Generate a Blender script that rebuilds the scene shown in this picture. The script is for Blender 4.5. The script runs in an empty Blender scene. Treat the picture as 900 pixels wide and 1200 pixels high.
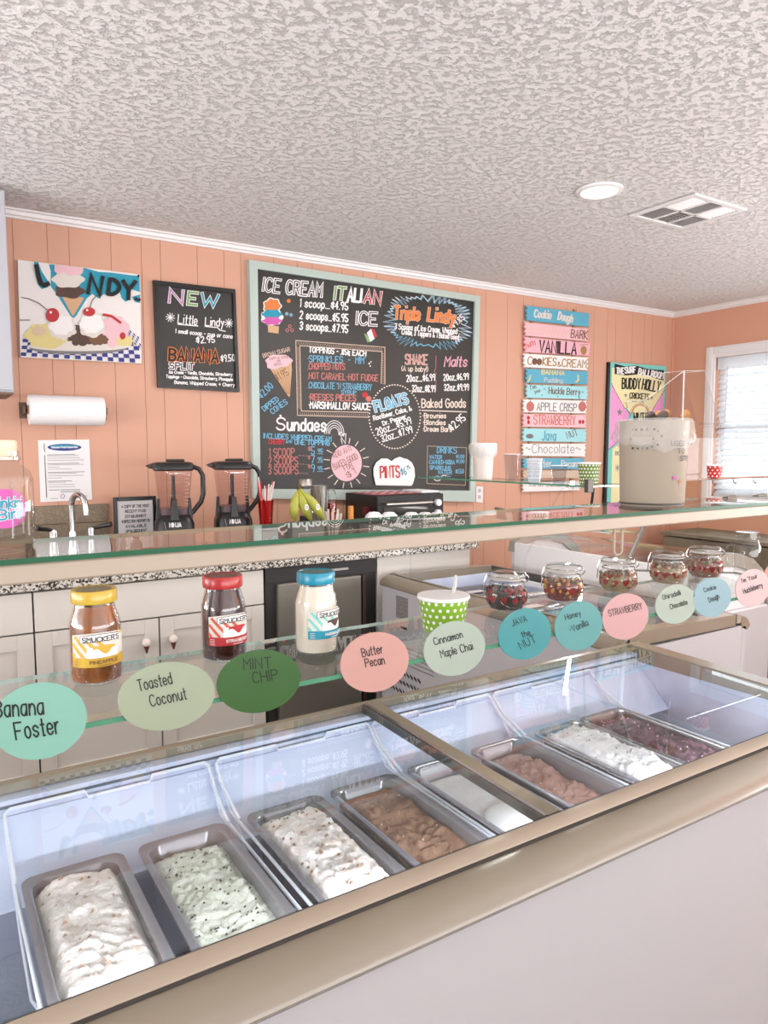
import bpy, math, random
from mathutils import Vector, Matrix, noise
random.seed(7)
PI = math.pi
SC = bpy.context.scene
COL = SC.collection

# ------------------------------------------------------------------ camera (fitted to vanishing points of a 900x1200 frame)
F_PX, YAW, PITCH, ROLL, EYE = 846.5, .56755, .08687, -.00305, 1.40
_F = Vector((math.sin(YAW)*math.cos(PITCH), math.cos(YAW)*math.cos(PITCH), -math.sin(PITCH)))
_r = Vector((math.cos(YAW), -math.sin(YAW), 0)); _u = _r.cross(_F)
_c, _s = math.cos(ROLL), math.sin(ROLL)
_r, _u = _c*_r+_s*_u, -_s*_r+_c*_u
cam = bpy.data.cameras.new('camera'); cam_o = bpy.data.objects.new('camera', cam); COL.objects.link(cam_o)
cam.sensor_fit = 'VERTICAL'; cam.sensor_height = 36; cam.lens = F_PX/1200*36; cam.clip_start = .02
m3 = Matrix((_r, _u, -_F)).transposed()
cam_o.matrix_world = Matrix.Translation((0, 0, EYE)) @ m3.to_4x4()
SC.camera = cam_o
def ray(x, y): return (x-450)/F_PX*_r-(y-600)/F_PX*_u+_F
CAM = Vector((0, 0, EYE))
def atY(x, y, Y): d = ray(x, y); return CAM+d*(Y/d.y)
def atZ(x, y, Z): d = ray(x, y); return CAM+d*((Z-EYE)/d.z)
def atX(x, y, X): d = ray(x, y); return CAM+d*(X/d.x)

# ------------------------------------------------------------------ view, world, fill lights
SC.view_settings.view_transform = 'Standard'; SC.view_settings.look = 'None'
SC.view_settings.exposure = 0.28; SC.view_settings.gamma = 1.0
SC.cycles.use_denoising = True
SC.cycles.max_bounces = 14; SC.cycles.transparent_max_bounces = 32; SC.cycles.glossy_bounces = 5
SC.cycles.caustics_reflective = False; SC.cycles.caustics_refractive = False
SC.cycles.sample_clamp_indirect = 6
w = bpy.data.worlds.new('world'); SC.world = w; w.use_nodes = True
w.node_tree.nodes['Background'].inputs[0].default_value = (.90, .96, 1, 1)
w.node_tree.nodes['Background'].inputs[1].default_value = 3.4
def area(name, loc, rot, sx, sy, power, col=(1, 1, 1), spread=PI):
    l = bpy.data.lights.new(name, 'AREA'); l.shape = 'RECTANGLE'; l.size = sx; l.size_y = sy; l.energy = power; l.color = col; l.spread = spread
    o = bpy.data.objects.new(name, l); COL.objects.link(o); o.location = loc; o.rotation_euler = rot; return o
# unseen area lights added for window daylight, tilted up to brighten the ceiling
area('front_fill_light', (1.6, -2.45, 1.35), (PI/2+1.0, 0, 0), 5.6, 2.0, 200, (.95, .98, 1))
area('side_fill_light', (-2.45, 1.7, 1.4), (PI/2+1.0, 0, -PI/2), 3.4, 1.6, 150, (.95, .98, 1))
area('right_fill_light', (4.85, -.4, 1.4), (PI/2+.95, 0, PI/2), 2.8, 1.4, 150, (.95, .98, 1))

# ------------------------------------------------------------------ materials
_mats = {}
def lin(c): return tuple((v/255/12.92 if v/255 <= .04045 else ((v/255+.055)/1.055)**2.4) for v in c)
def mat(name, rgb, rough=.5, metal=0, spec=.5, bump=None, coat=0, trans=0, emit=0, speck=None, alpha=None):
    """rgb in sRGB 0-255; bump=(scale,strength,distance); speck=(scale, rgb2, lo, hi)"""
    if name in _mats: return _mats[name]
    m = bpy.data.materials.new(name); m.use_nodes = True; nt = m.node_tree; b = nt.nodes['Principled BSDF']
    b.inputs['Base Color'].default_value = (*lin(rgb), 1); b.inputs['Roughness'].default_value = rough
    b.inputs['Metallic'].default_value = metal; b.inputs['Specular IOR Level'].default_value = spec
    b.inputs['Coat Weight'].default_value = coat; b.inputs['Coat Roughness'].default_value = .08
    b.inputs['Transmission Weight'].default_value = trans
    if alpha is not None: b.inputs['Alpha'].default_value = alpha
    if emit:
        b.inputs['Emission Color'].default_value = (*lin(rgb), 1); b.inputs['Emission Strength'].default_value = emit
    if bump or speck:
        tc = nt.nodes.new('ShaderNodeTexCoord')
    if speck:
        n = nt.nodes.new('ShaderNodeTexNoise'); n.inputs['Scale'].default_value = speck[0]; n.inputs['Detail'].default_value = 3
        nt.links.new(tc.outputs['Object'], n.inputs['Vector'])
        r = nt.nodes.new('ShaderNodeValToRGB'); r.color_ramp.elements[0].position = speck[2]; r.color_ramp.elements[1].position = speck[3]
        r.color_ramp.elements[0].color = (*lin(rgb), 1); r.color_ramp.elements[1].color = (*lin(speck[1]), 1)
        nt.links.new(n.outputs['Fac'], r.inputs[0]); nt.links.new(r.outputs[0], b.inputs['Base Color'])
    if bump:
        n = nt.nodes.new('ShaderNodeTexNoise'); n.inputs['Scale'].default_value = bump[0]; n.inputs['Detail'].default_value = 5
        nt.links.new(tc.outputs['Object'], n.inputs['Vector'])
        bp = nt.nodes.new('ShaderNodeBump'); bp.inputs['Strength'].default_value = bump[1]; bp.inputs['Distance'].default_value = bump[2]
        nt.links.new(n.outputs['Fac'], bp.inputs['Height']); nt.links.new(bp.outputs[0], b.inputs['Normal'])
    _mats[name] = m; return m
def glass(name, tint=(1, 1, 1), ior=1.5, rough=0.0, scale=1.0):
    """thin sheet glass: clear transmission plus a Fresnel reflection on the outward side"""
    if name in _mats: return _mats[name]
    m = bpy.data.materials.new(name); m.use_nodes = True; nt = m.node_tree; nt.nodes.clear()
    out = nt.nodes.new('ShaderNodeOutputMaterial'); mx = nt.nodes.new('ShaderNodeMixShader')
    t = nt.nodes.new('ShaderNodeBsdfTransparent'); t.inputs[0].default_value = (*tint, 1)
    g = nt.nodes.new('ShaderNodeBsdfGlossy'); g.inputs['Roughness'].default_value = rough
    fr = nt.nodes.new('ShaderNodeFresnel'); fr.inputs[0].default_value = ior
    ge = nt.nodes.new('ShaderNodeNewGeometry')
    inv = nt.nodes.new('ShaderNodeMath'); inv.operation = 'SUBTRACT'; inv.inputs[0].default_value = scale
    nt.links.new(ge.outputs['Backfacing'], inv.inputs[1])
    mu = nt.nodes.new('ShaderNodeMath'); mu.operation = 'MULTIPLY'; mu.use_clamp = True
    nt.links.new(fr.outputs[0], mu.inputs[0]); nt.links.new(inv.outputs[0], mu.inputs[1])
    nt.links.new(mu.outputs[0], mx.inputs[0]); nt.links.new(t.outputs[0], mx.inputs[1]); nt.links.new(g.outputs[0], mx.inputs[2])
    nt.links.new(mx.outputs[0], out.inputs[0]); _mats[name] = m; return m

M_WALL = mat('peach_paint', (213, 162, 137), .55, bump=(18, .05, .004))
M_WHITE = mat('white_gloss_paint', (236, 232, 232), .35)
M_TRIM = mat('trim_paint', (238, 234, 234), .4)
M_CAB = mat('cabinet_paint', (206, 200, 192), .42)
M_SEAM = mat('shadow_gap', (60, 54, 50), .8)
M_BODY = mat('freezer_white_enamel', (184, 181, 184), .32)
M_TAUPE = mat('taupe_bumper', (136, 124, 108), .25, coat=.35)
M_RAIL = mat('champagne_aluminium', (168, 152, 135), .4, .1)
M_DKRAIL = mat('rail_gasket', (70, 66, 60), .5)
M_OLIVE = mat('anodised_frame', (146, 136, 116), .3, .4)
M_GREEN = mat('green_glass_edge', (12, 84, 52), .3, spec=.2)
M_GREENP = mat('pale_green_glass_edge', (84, 140, 112), .25, spec=.3)
M_LINER = mat('freezer_liner', (196, 202, 226), .35, speck=(9, (214, 220, 238), .35, .65))
M_FROST = mat('frosted_liner_sheet', (214, 222, 246), .5, bump=(160, .35, .002))
M_DEEP = mat('freezer_depth', (92, 100, 108), .35, .2)
M_TUB = mat('grey_tub', (150, 148, 152), .22, .55)
M_WIRE = mat('white_coated_wire', (232, 234, 244), .35)
M_CHROME = mat('chrome', (205, 205, 205), .12, 1)
M_STEEL = mat('brushed_steel', (176, 172, 166), .32, .85)
M_BLACK = mat('black_plastic', (22, 20, 20), .3)
M_BLACKM = mat('matte_black', (34, 32, 31), .6)
M_MINT = mat('mint_frame_paint', (184, 198, 190), .5)
M_BOARD = mat('chalkboard', (36, 33, 30), .45, speck=(3, (43, 41, 36), .4, .6))
M_G_SHELF = glass('shelf_glass', (.955, .98, .965), 1.9)
M_G_LID = glass('lid_glass', (.94, .96, .96), 1.85)
M_G_CLEAR = glass('clear_glass', (.95, .955, .95), 1.7)
M_G_ACR = glass('clear_acrylic', (.955, .955, .965), 1.18)
M_G_THIN = glass('thin_film', (.93, .93, .93), 1.5, .15)
M_PAPER = mat('white_paper', (238, 236, 236), .7)

# inks
INK = {k: mat('ink_'+k, v, .7) for k, v in dict(white=(242, 238, 236), black=(24, 22, 22), blue=(112, 176, 206), pink=(226, 168, 184), rose=(196, 116, 110),
    orange=(226, 128, 66), red=(188, 52, 56), tan=(206, 178, 160), green=(128, 168, 108), teal=(60, 150, 172), cream=(232, 216, 202), brown=(118, 84, 62),
    waffle=(208, 168, 128), palepink=(234, 190, 198), purple=(186, 132, 176), gold=(168, 128, 72), grey=(128, 124, 124), board=(34, 31, 28), lime=(150, 190, 60),
    navy=(54, 60, 132), yellow=(222, 206, 140), choc=(86, 62, 52), magenta=(206, 92, 170), aqua=(126, 206, 196), bpink=(240, 160, 210), byellow=(240, 230, 178), dkred=(128, 30, 34),
    mustard=(214, 172, 62), cyan=(42, 150, 176), pale=(222, 214, 206), sand=(214, 190, 160), strawb=(190, 48, 52), redcloth=(206, 96, 72)).items()}

# ------------------------------------------------------------------ mesh builder
class MB:
    def __init__(s): s.v = []; s.f = []; s.mi = []; s.cur = 0; s.mats = []
    def use(s, m):
        if m not in s.mats: s.mats.append(m)
        s.cur = s.mats.index(m); return s
    def face(s, pts):
        i = len(s.v); s.v += [Vector(p) for p in pts]; s.f.append(list(range(i, i+len(pts)))); s.mi.append(s.cur)
    def add(s, vs, fs):
        i = len(s.v); s.v += [Vector(p) for p in vs]
        for f in fs: s.f.append([i+k for k in f]); s.mi.append(s.cur)
    def box(s, x0, x1, y0, y1, z0, z1):
        v = [(x, y, z) for z in (z0, z1) for y in (y0, y1) for x in (x0, x1)]
        s.add(v, [(0, 2, 3, 1), (4, 5, 7, 6), (0, 1, 5, 4), (2, 6, 7, 3), (0, 4, 6, 2), (1, 3, 7, 5)]); return s
    def hexa(s, p):      # 8 points, bottom 4 ccw then top 4
        s.add(p, [(3, 2, 1, 0), (4, 5, 6, 7), (0, 1, 5, 4), (1, 2, 6, 5), (2, 3, 7, 6), (3, 0, 4, 7)]); return s
    def lathe(s, prof, seg=24, c=(0, 0, 0), sq=0, a0=0, a1=2*PI):
        full = abs(a1-a0-2*PI) < 1e-6; n = seg if full else seg+1; vs = []
        for r, z in prof:
            for k in range(n):
                a = a0+(a1-a0)*k/seg; q = 1
                if sq: q = 1/(abs(math.cos(a))**sq+abs(math.sin(a))**sq)**(1/sq)
                vs.append((c[0]+r*q*math.cos(a), c[1]+r*q*math.sin(a), c[2]+z))
        fs = []
        for j in range(len(prof)-1):
            for k in range(seg):
                a, b = j*n+k, j*n+(k+1) % n; fs.append((a, b, b+n, a+n))
        if full:
            if prof[0][0] > 1e-5: fs.append(tuple(reversed(range(n))))
            if prof[-1][0] > 1e-5: fs.append(tuple(range((len(prof)-1)*n, len(prof)*n)))
        s.add(vs, fs); return s
    def shell(s, prof, seg=24, c=(0, 0, 0), sq=0):   # open surface of revolution, no caps
        n = seg; vs = []
        for r, z in prof:
            for k in range(n):
                a = 2*PI*k/seg; q = 1/(abs(math.cos(a))**sq+abs(math.sin(a))**sq)**(1/sq) if sq else 1
                vs.append((c[0]+r*q*math.cos(a), c[1]+r*q*math.sin(a), c[2]+z))
        s.add(vs, [(j*n+k, j*n+(k+1) % n, (j+1)*n+(k+1) % n, (j+1)*n+k) for j in range(len(prof)-1) for k in range(seg)]); return s
    def tube(s, pts, r, seg=8, closed=False, radii=None):
        pts = [Vector(p) for p in pts]; n = len(pts); vs = []; up = None
        for i, p in enumerate(pts):
            a = pts[(i-1) % n] if (closed or i) else p; b = pts[(i+1) % n] if (closed or i < n-1) else p
            d = (b-a); d = d.normalized() if d.length > 1e-9 else Vector((0, 0, 1))
            if up is None:
                up = Vector((0, 0, 1)) if abs(d.z) < .9 else Vector((1, 0, 0))
            sd = d.cross(up).normalized(); up = sd.cross(d).normalized()
            rr = radii[i] if radii else r
            for k in range(seg):
                t = 2*PI*k/seg; vs.append(p+sd*math.cos(t)*rr+up*math.sin(t)*rr)
        fs = []
        for i in range(n if closed else n-1):
            for k in range(seg):
                a, b = i*seg+k, i*seg+(k+1) % seg; j = ((i+1) % n)*seg
                fs.append((a, b, j+(k+1) % seg, j+k))
        if not closed: fs += [tuple(reversed(range(seg))), tuple(range((n-1)*seg, n*seg))]
        s.add(vs, fs); return s
    def prism(s, poly, ax, lo, hi):      # poly in the plane normal to axis ax ('x','y','z')
        def mk(p, t): return {'x': (t, p[0], p[1]), 'y': (p[0], t, p[1]), 'z': (p[0], p[1], t)}[ax]
        n = len(poly); vs = [mk(p, lo) for p in poly]+[mk(p, hi) for p in poly]
        s.add(vs, [tuple(range(n)), tuple(reversed(range(n, 2*n)))]+[(k, k+n, (k+1) % n+n, (k+1) % n) for k in range(n)]); return s
    def ball(s, c, r, seg=8, rings=5, sc=(1, 1, 1)):
        vs = []; fs = []
        for j in range(1, rings):
            t = PI*j/rings
            for k in range(seg):
                a = 2*PI*k/seg; vs.append((c[0]+r*sc[0]*math.sin(t)*math.cos(a), c[1]+r*sc[1]*math.sin(t)*math.sin(a), c[2]+r*sc[2]*math.cos(t)))
        n = len(vs); vs += [(c[0], c[1], c[2]+r*sc[2]), (c[0], c[1], c[2]-r*sc[2])]
        for j in range(rings-2):
            for k in range(seg): a = j*seg+k; b = j*seg+(k+1) % seg; fs.append((a, a+seg, b+seg, b))
        for k in range(seg):
            fs.append((n, k, (k+1) % seg)); q = (rings-2)*seg; fs.append((n+1, q+(k+1) % seg, q+k))
        s.add(vs, fs); return s

def fix_normals(me):
    import bmesh
    bm = bmesh.new(); bm.from_mesh(me); bmesh.ops.recalc_face_normals(bm, faces=bm.faces); bm.to_mesh(me); bm.free()
def obj(name, mb, m=None, parent=None, smooth=40, bevel=0, label=None, cat=None, group=None, kind=None, recalc=True, org=None):
    me = bpy.data.meshes.new(name)
    par = parent; off = Vector((0, 0, 0))
    while par is not None:
        off += par.location; par = par.parent
    base = org
    if parent is None and base is None and mb.v:
        xs = [p.x for p in mb.v]; ys = [p.y for p in mb.v]; zs = [p.z for p in mb.v]
        base = Vector(((min(xs)+max(xs))/2, (min(ys)+max(ys))/2, min(zs)))
    if parent is not None: base = Vector((0, 0, 0))
    base = Vector(base) if base is not None else Vector((0, 0, 0))
    me.from_pydata([tuple(p-off-base) for p in mb.v], [], mb.f)
    if m is not None: me.materials.append(m)
    else:
        for q in mb.mats: me.materials.append(q)
        me.polygons.foreach_set('material_index', mb.mi)
    if recalc: fix_normals(me)
    if smooth:
        me.shade_smooth(); me.set_sharp_from_angle(angle=math.radians(smooth))
    me.update()
    o = bpy.data.objects.new(name, me); COL.objects.link(o)
    o.location = base
    if parent: o.parent = parent
    if bevel:
        b = o.modifiers.new('bevel', 'BEVEL'); b.width = bevel; b.segments = 2; b.limit_method = 'ANGLE'; b.harden_normals = False
    if label: o['label'] = label
    if cat: o['category'] = cat
    if group: o['group'] = group
    if kind: o['kind'] = kind
    return o
def thing(name, label, cat, loc=(0, 0, 0), group=None):
    o = bpy.data.objects.new(name, None); COL.objects.link(o); o.location = loc; o.empty_display_size = .05
    o['label'] = label; o['category'] = cat
    if group: o['group'] = group
    return o
def struct(name, mb, m, **k): return obj(name, mb, m, kind='structure', **k)
def kids(o): return [c for c in bpy.data.objects if c.parent == o]
_kidcache = {}
def dup(root, loc, rotz=0, label=None, group=None):
    r = root.copy(); COL.objects.link(r); r.location = loc; r.rotation_euler = (0, 0, rotz)
    if label: r['label'] = label
    if group: r['group'] = group
    for ch in kids(root):
        c = ch.copy(); COL.objects.link(c); c.parent = r
        for g in kids(ch):
            d = g.copy(); COL.objects.link(d); d.parent = c
    return r

# ------------------------------------------------------------------ stroke lettering
GL = {'A': '02 28 42|14 34', 'B': '02 08|~08 28 47 46 25 05|~05 35 44 43 32 02', 'C': '~47 38 18 06 04 12 32 43', 'D': '02 08|~08 28 46 44 22 02', 'E': '48 08 02 42|05 35',
 'F': '48 08 02|05 35', 'G': '~47 38 18 06 04 12 32 43 45|45 25', 'H': '02 08|42 48|05 45', 'I': '02 08', 'J': '~38 34 22 12 03', 'K': '02 08|48 05 42', 'L': '08 02 42',
 'M': '02 08 25 48 42', 'N': '02 08 42 48', 'O': '~28 18 06 04 12 32 44 46 38 28', 'P': '02 08|~08 38 47 46 35 05', 'Q': '~28 18 06 04 12 32 44 46 38 28|34 42',
 'R': '02 08|~08 38 47 46 35 05|25 42', 'S': '~47 38 18 07 06 15 35 44 43 32 12 03', 'T': '08 48|28 22', 'U': '~08 04 12 32 44 48', 'V': '08 22 48', 'W': '08 12 26 32 48',
 'X': '02 48|08 42', 'Y': '08 25 48|25 22', 'Z': '08 48 02 42', 'a': '~36 16 05 03 12 22 34|36 32', 'b': '08 02|~05 16 26 35 33 22 12 03', 'c': '~35 26 16 05 03 12 22 33',
 'd': '38 32|~35 26 16 05 03 12 22 33', 'e': '~04 34 35 26 16 05 03 12 22 33', 'f': '~38 28 17 15 12|06 26', 'g': '~36 16 05 03 12 22 34|~36 31 20 10 01', 'h': '08 02|~04 16 26 35 32',
 'i': '02 06|08 08', 'j': '~16 11 00|18 18', 'k': '08 02|36 04 32', 'l': '08 02', 'm': '02 06|~04 15 26 25 22|~24 35 46 45 42', 'n': '02 06|~04 16 26 35 32',
 'o': '~26 16 05 03 12 22 33 35 26', 'p': '00 06|~05 16 26 35 33 22 12 03', 'q': '30 36|~36 16 05 03 12 22 34', 'r': '02 06|~04 16 26', 's': '~35 26 16 05 14 24 33 22 12 03', 't': '18 12 22|06 26',
 'u': '~06 03 12 22 34|36 32', 'v': '06 12 26', 'w': '06 12 24 32 46', 'x': '02 36|06 32', 'y': '06 23|36 10', 'z': '06 36 02 32', '0': '~18 06 04 12 22 34 36 28 18',
 '1': '07 18 12', '2': '~07 18 28 37 36 02|02 32', '3': '~07 18 28 37 36 15|~15 34 33 22 12 03', '4': '28 04 34|28 22', '5': '38 08 05|~05 25 34 33 22 12 03',
 '6': '~28 06 04 12 22 33 34 25 15 04', '7': '08 38 12', '8': '~18 07 06 15 24 33 22 12 03 04 15 26 37 28 18', '9': '~35 15 06 07 18 28 37 36 22', '$': '~36 27 17 06 15 25 34 23 13 04|28 22',
 '&': '~42 07 18 27 04 02 22 44', '.': '02 02', ',': '02 01', '-': '05 25', '!': '08 04|02 02', '(': '~18 06 04 12', ')': '~08 16 14 02', "'": '08 07', '*': '13 35|15 33|26 22',
 '+': '05 45|27 23', ':': '03 03|05 05', '~': '~05 16 25 34 45', '/': '02 38', '^': '05 05', '%': '~35 26 16 05 03 12 22 33|07 31', '=': '04 34|06 36', '"': '08 07|18 17'}
def chaikin(p, it=2):
    for _ in range(it):
        q = [p[0]]
        for a, b in zip(p, p[1:]): q += [(a[0]*.75+b[0]*.25, a[1]*.75+b[1]*.25), (a[0]*.25+b[0]*.75, a[1]*.25+b[1]*.75)]
        q.append(p[-1]); p = q
    return p
def strokes(txt, slant=0):
    out = []; x = 0
    for ch in txt:
        if ch == ' ': x += 3; continue
        mx = 0
        for st in GL[ch].split('|'):
            cv = st[0] == '~'; st = st.lstrip('~')
            p = [(int(t[0]), int(t[1])-2) for t in st.split()]; mx = max(mx, max(a for a, b in p))
            if cv: p = chaikin(p)
            out.append([(x+a+b*slant, b) for a, b in p])
        x += mx+1.5
    return out, max(x-1.5, 1)

class Art:
    """flat drawing / lettering on a surface. mp(u, v, lift) -> world point; u, v in the units of the drawing, v down"""
    def __init__(s, mp): s.mp = mp; s.mb = MB(); s.k = 1; s.words = []; s.join = False; s.tmb = MB(); s.src = []; s.q = 0
    def up(s): s.q = (s.q+.017) % .8; return s.k+s.q       # every stroke lies a hair above the one before
    def lay(s): s.k += 1; return s
    def _m(s, m): return INK[m] if isinstance(m, str) else m
    def poly(s, m, pts, t=None):
        s.mb.use(s._m(m)); kk = s.up(); s.mb.face([s.mp(u, v, kk) for u, v in pts]); s.src.append(pts[0]); return s
    def fluff(s, m, cx, cy, rx, ry, n=16, r=.34, seed=1):
        q = random.Random(seed)
        for i in range(n):
            a = 2*PI*i/n; k = .72 if i % 2 else .62
            s.ell(m, cx+rx*k*math.cos(a), cy+ry*k*math.sin(a), rx*r*q.uniform(.85, 1.15), ry*r*q.uniform(.85, 1.15), n=14)
        s.ell(m, cx, cy, rx*.8, ry*.8, n=20); return s
    def rect(s, m, x0, y0, x1, y1): return s.poly(m, [(x0, y0), (x1, y0), (x1, y1), (x0, y1)])
    def ell(s, m, cx, cy, rx, ry=None, rot=0, n=24, a0=0, a1=2*PI):
        ry = ry or rx; c, q = math.cos(rot), math.sin(rot); P = []
        for i in range(n):
            a = a0+(a1-a0)*i/(n if a1-a0 > 6.28 else n-1); x, y = rx*math.cos(a), ry*math.sin(a); P.append((cx+x*c-y*q, cy+x*q+y*c))
        return s.poly(m, P)
    def blob(s, m, cx, cy, rx, ry, lobes=7, amp=.12, n=40, ph=0):
        return s.poly(m, [(cx+rx*(1+amp*math.cos(lobes*a+ph))*math.cos(a), cy+ry*(1+amp*math.cos(lobes*a+ph))*math.sin(a)) for a in [2*PI*i/n for i in range(n)]])
    def cols(s, m, u0, u1, top, bot, n=14):       # shape cut in narrow upright columns (hugs a cylinder)
        s.mb.use(s._m(m))
        for i in range(n):
            a, b = u0+(u1-u0)*i/n, u0+(u1-u0)*(i+1)/n
            s.mb.face([s.mp(a, top(a), s.k), s.mp(b, top(b), s.k), s.mp(b, bot(b), s.k), s.mp(a, bot(a), s.k)]); s.src.append((a, top(a)))
        return s
    def ring(s, m, cx, cy, rx, ry, w, n=32, a0=0, a1=2*PI):
        return s.line(m, [(cx+rx*math.cos(a0+(a1-a0)*i/n), cy+ry*math.sin(a0+(a1-a0)*i/n)) for i in range(n+1)], w)
    def line(s, m, pts, w, mb=None):
        mb = mb or s.mb; mb.use(s._m(m)); h = w/2; kk = s.up()
        if mb is s.mb: s.src += [pts[0]]*max(len(pts)-1, 1)
        if len(pts) == 2 and abs(pts[0][0]-pts[1][0])+abs(pts[0][1]-pts[1][1]) < 1e-6:
            x, y = pts[0]; mb.face([s.mp(x-h, y-h, kk), s.mp(x+h, y-h, kk), s.mp(x+h, y+h, kk), s.mp(x-h, y+h, kk)]); return s
        n = len(pts); L = []; R = []
        for i in range(n):
            a = pts[max(i-1, 0)]; b = pts[i]; c = pts[min(i+1, n-1)]
            d1 = Vector((b[0]-a[0], b[1]-a[1])); d2 = Vector((c[0]-b[0], c[1]-b[1]))
            if d1.length < 1e-9: d1 = d2.copy()
            if d2.length < 1e-9: d2 = d1.copy()
            d1.normalize(); d2.normalize(); n1 = Vector((-d1.y, d1.x)); n2 = Vector((-d2.y, d2.x)); nn = n1+n2
            if nn.length < .25: nn = n1.copy(); q = 1
            else:
                nn.normalize(); q = min(1/max(nn.dot(n1), .35), 2.0)
            ex = d1*h*.6*(-1 if i == 0 else (1 if i == n-1 else 0))
            L.append((b[0]+nn.x*h*q+ex.x, b[1]+nn.y*h*q+ex.y)); R.append((b[0]-nn.x*h*q+ex.x, b[1]-nn.y*h*q+ex.y))
        vs = [s.mp(*p, kk) for p in L]+[s.mp(*p, kk) for p in R]
        mb.add(vs, [(i, i+1, n+i+1, n+i) for i in range(n-1)]); return s
    def text(s, m, txt, p0, p1, h, w, slant=0, jit=0):
        st, W = strokes(txt, slant); dx, dy = p1[0]-p0[0], p1[1]-p0[1]; L = math.hypot(dx, dy); ux, uy = dx/L, dy/L; vx, vy = uy, -ux   # up on the page
        rnd = random.Random(len(txt)*31+int(p0[0]*10))
        if not s.join: s.words.append((MB(), p0))
        mb = s.words[-1][0]
        for q in st:
            pts = []
            for a, b in q:
                a = a/W*L; b = b/6*h; pts.append((p0[0]+ux*a+vx*b+(rnd.random()-.5)*jit, p0[1]+uy*a+vy*b+(rnd.random()-.5)*jit))
            s.line(m, pts, w, mb)
        return s
    def outl(s, m, inner, txt, p0, p1, h, w, w2):
        s.text(m, txt, p0, p1, h, w); s.k += 1; s.join = True; s.text(inner, txt, p0, p1, h, w2); s.join = False; s.k -= 1; return s
    def build(s, parent, dname='drawing', tname='lettering', pick=None):
        if s.mb.f and pick is None: obj(dname, s.mb, None, parent, smooth=0, recalc=False)
        if s.mb.f and pick:
            g = {}
            for f, mi, p in zip(s.mb.f, s.mb.mi, s.src):
                o = pick(p); q = g.setdefault(o.name, (o, MB()))[1]; q.use(s.mb.mats[mi]); q.face([s.mb.v[i] for i in f])
            for o, q in g.values(): obj(dname, q, None, o, smooth=0, recalc=False)
        for mb, p0 in s.words: obj(tname, mb, None, pick(p0) if pick else parent, smooth=0, recalc=False)
        if s.tmb.f: obj(tname, s.tmb, None, parent, smooth=0, recalc=False)
def wallmap(ox, oy, sc, Y):      # drawing coordinates of an enlarged photo detail onto the upright plane at depth Y
    return lambda u, v, k: atY(ox+u/sc, oy+v/sc, Y-.0006*k)

WY = 3.6      # back wall
XR = 4.956    # right wall
CZ = 2.44     # ceiling
XL, YF = -2.6, -2.6
# ================================================================== THE ROOM
def rough_ceiling():
    m = bpy.data.materials.new('knockdown_plaster'); m.use_nodes = True; nt = m.node_tree; b = nt.nodes['Principled BSDF']
    b.inputs['Base Color'].default_value = (*lin((238, 233, 231)), 1); b.inputs['Roughness'].default_value = .85
    tc = nt.nodes.new('ShaderNodeTexCoord'); N = nt.nodes.new; Lk = nt.links.new
    mp = N('ShaderNodeMapping'); mp.inputs['Scale'].default_value = (1, 1.25, 1); mp.inputs['Rotation'].default_value = (0, 0, .9); Lk(tc.outputs['Object'], mp.inputs[0])
    n1 = N('ShaderNodeTexNoise'); n1.inputs['Scale'].default_value = 36; n1.inputs['Detail'].default_value = 7; n1.inputs['Roughness'].default_value = .68; n1.inputs['Distortion'].default_value = .15
    n2 = N('ShaderNodeTexNoise'); n2.inputs['Scale'].default_value = 3.2; n2.inputs['Detail'].default_value = 2
    Lk(mp.outputs[0], n1.inputs['Vector']); Lk(tc.outputs['Object'], n2.inputs['Vector'])
    r = N('ShaderNodeValToRGB'); r.color_ramp.elements[0].position = .34; r.color_ramp.elements[1].position = .50; Lk(n1.outputs['Fac'], r.inputs[0])
    n3 = N('ShaderNodeTexNoise'); n3.inputs['Scale'].default_value = 95; n3.inputs['Detail'].default_value = 3; Lk(mp.outputs[0], n3.inputs['Vector'])
    ad = N('ShaderNodeMath'); ad.operation = 'MULTIPLY_ADD'; ad.inputs[1].default_value = .55; Lk(n3.outputs['Fac'], ad.inputs[0]); Lk(r.outputs[0], ad.inputs[2])
    md = N('ShaderNodeMath'); md.operation = 'MULTIPLY_ADD'; md.inputs[1].default_value = 1.2; Lk(n2.outputs['Fac'], md.inputs[0]); Lk(ad.outputs[0], md.inputs[2])
    bp = N('ShaderNodeBump'); bp.inputs['Strength'].default_value = 1; bp.inputs['Distance'].default_value = .0065; Lk(md.outputs[0], bp.inputs['Height']); Lk(bp.outputs[0], b.inputs['Normal'])
    return m
struct('ceiling', MB().box(XL, XR+.1, YF, WY+.1, CZ, CZ+.1), rough_ceiling(), smooth=0)

# back wall: backing plus tongue-and-groove panels of three widths
wb = struct('wall_back', MB().box(XL, XR+.1, WY+.006, WY+.1, 0, CZ), mat('groove_paint', (212, 156, 134), .6), smooth=0)
xs = []; x = .518-.41*8; k = 0
while x < XR:
    x2 = x+(.090, .182, .138)[k % 3]; xs.append((x, min(x2, XR))); x = x2; k += 1
for a, b in xs:
    if b < XL: continue
    obj('panel', MB().box(max(a, XL)+.001, b-.001, WY, WY+.0059, 0, CZ-.001), M_WALL, wb, smooth=0)
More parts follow.
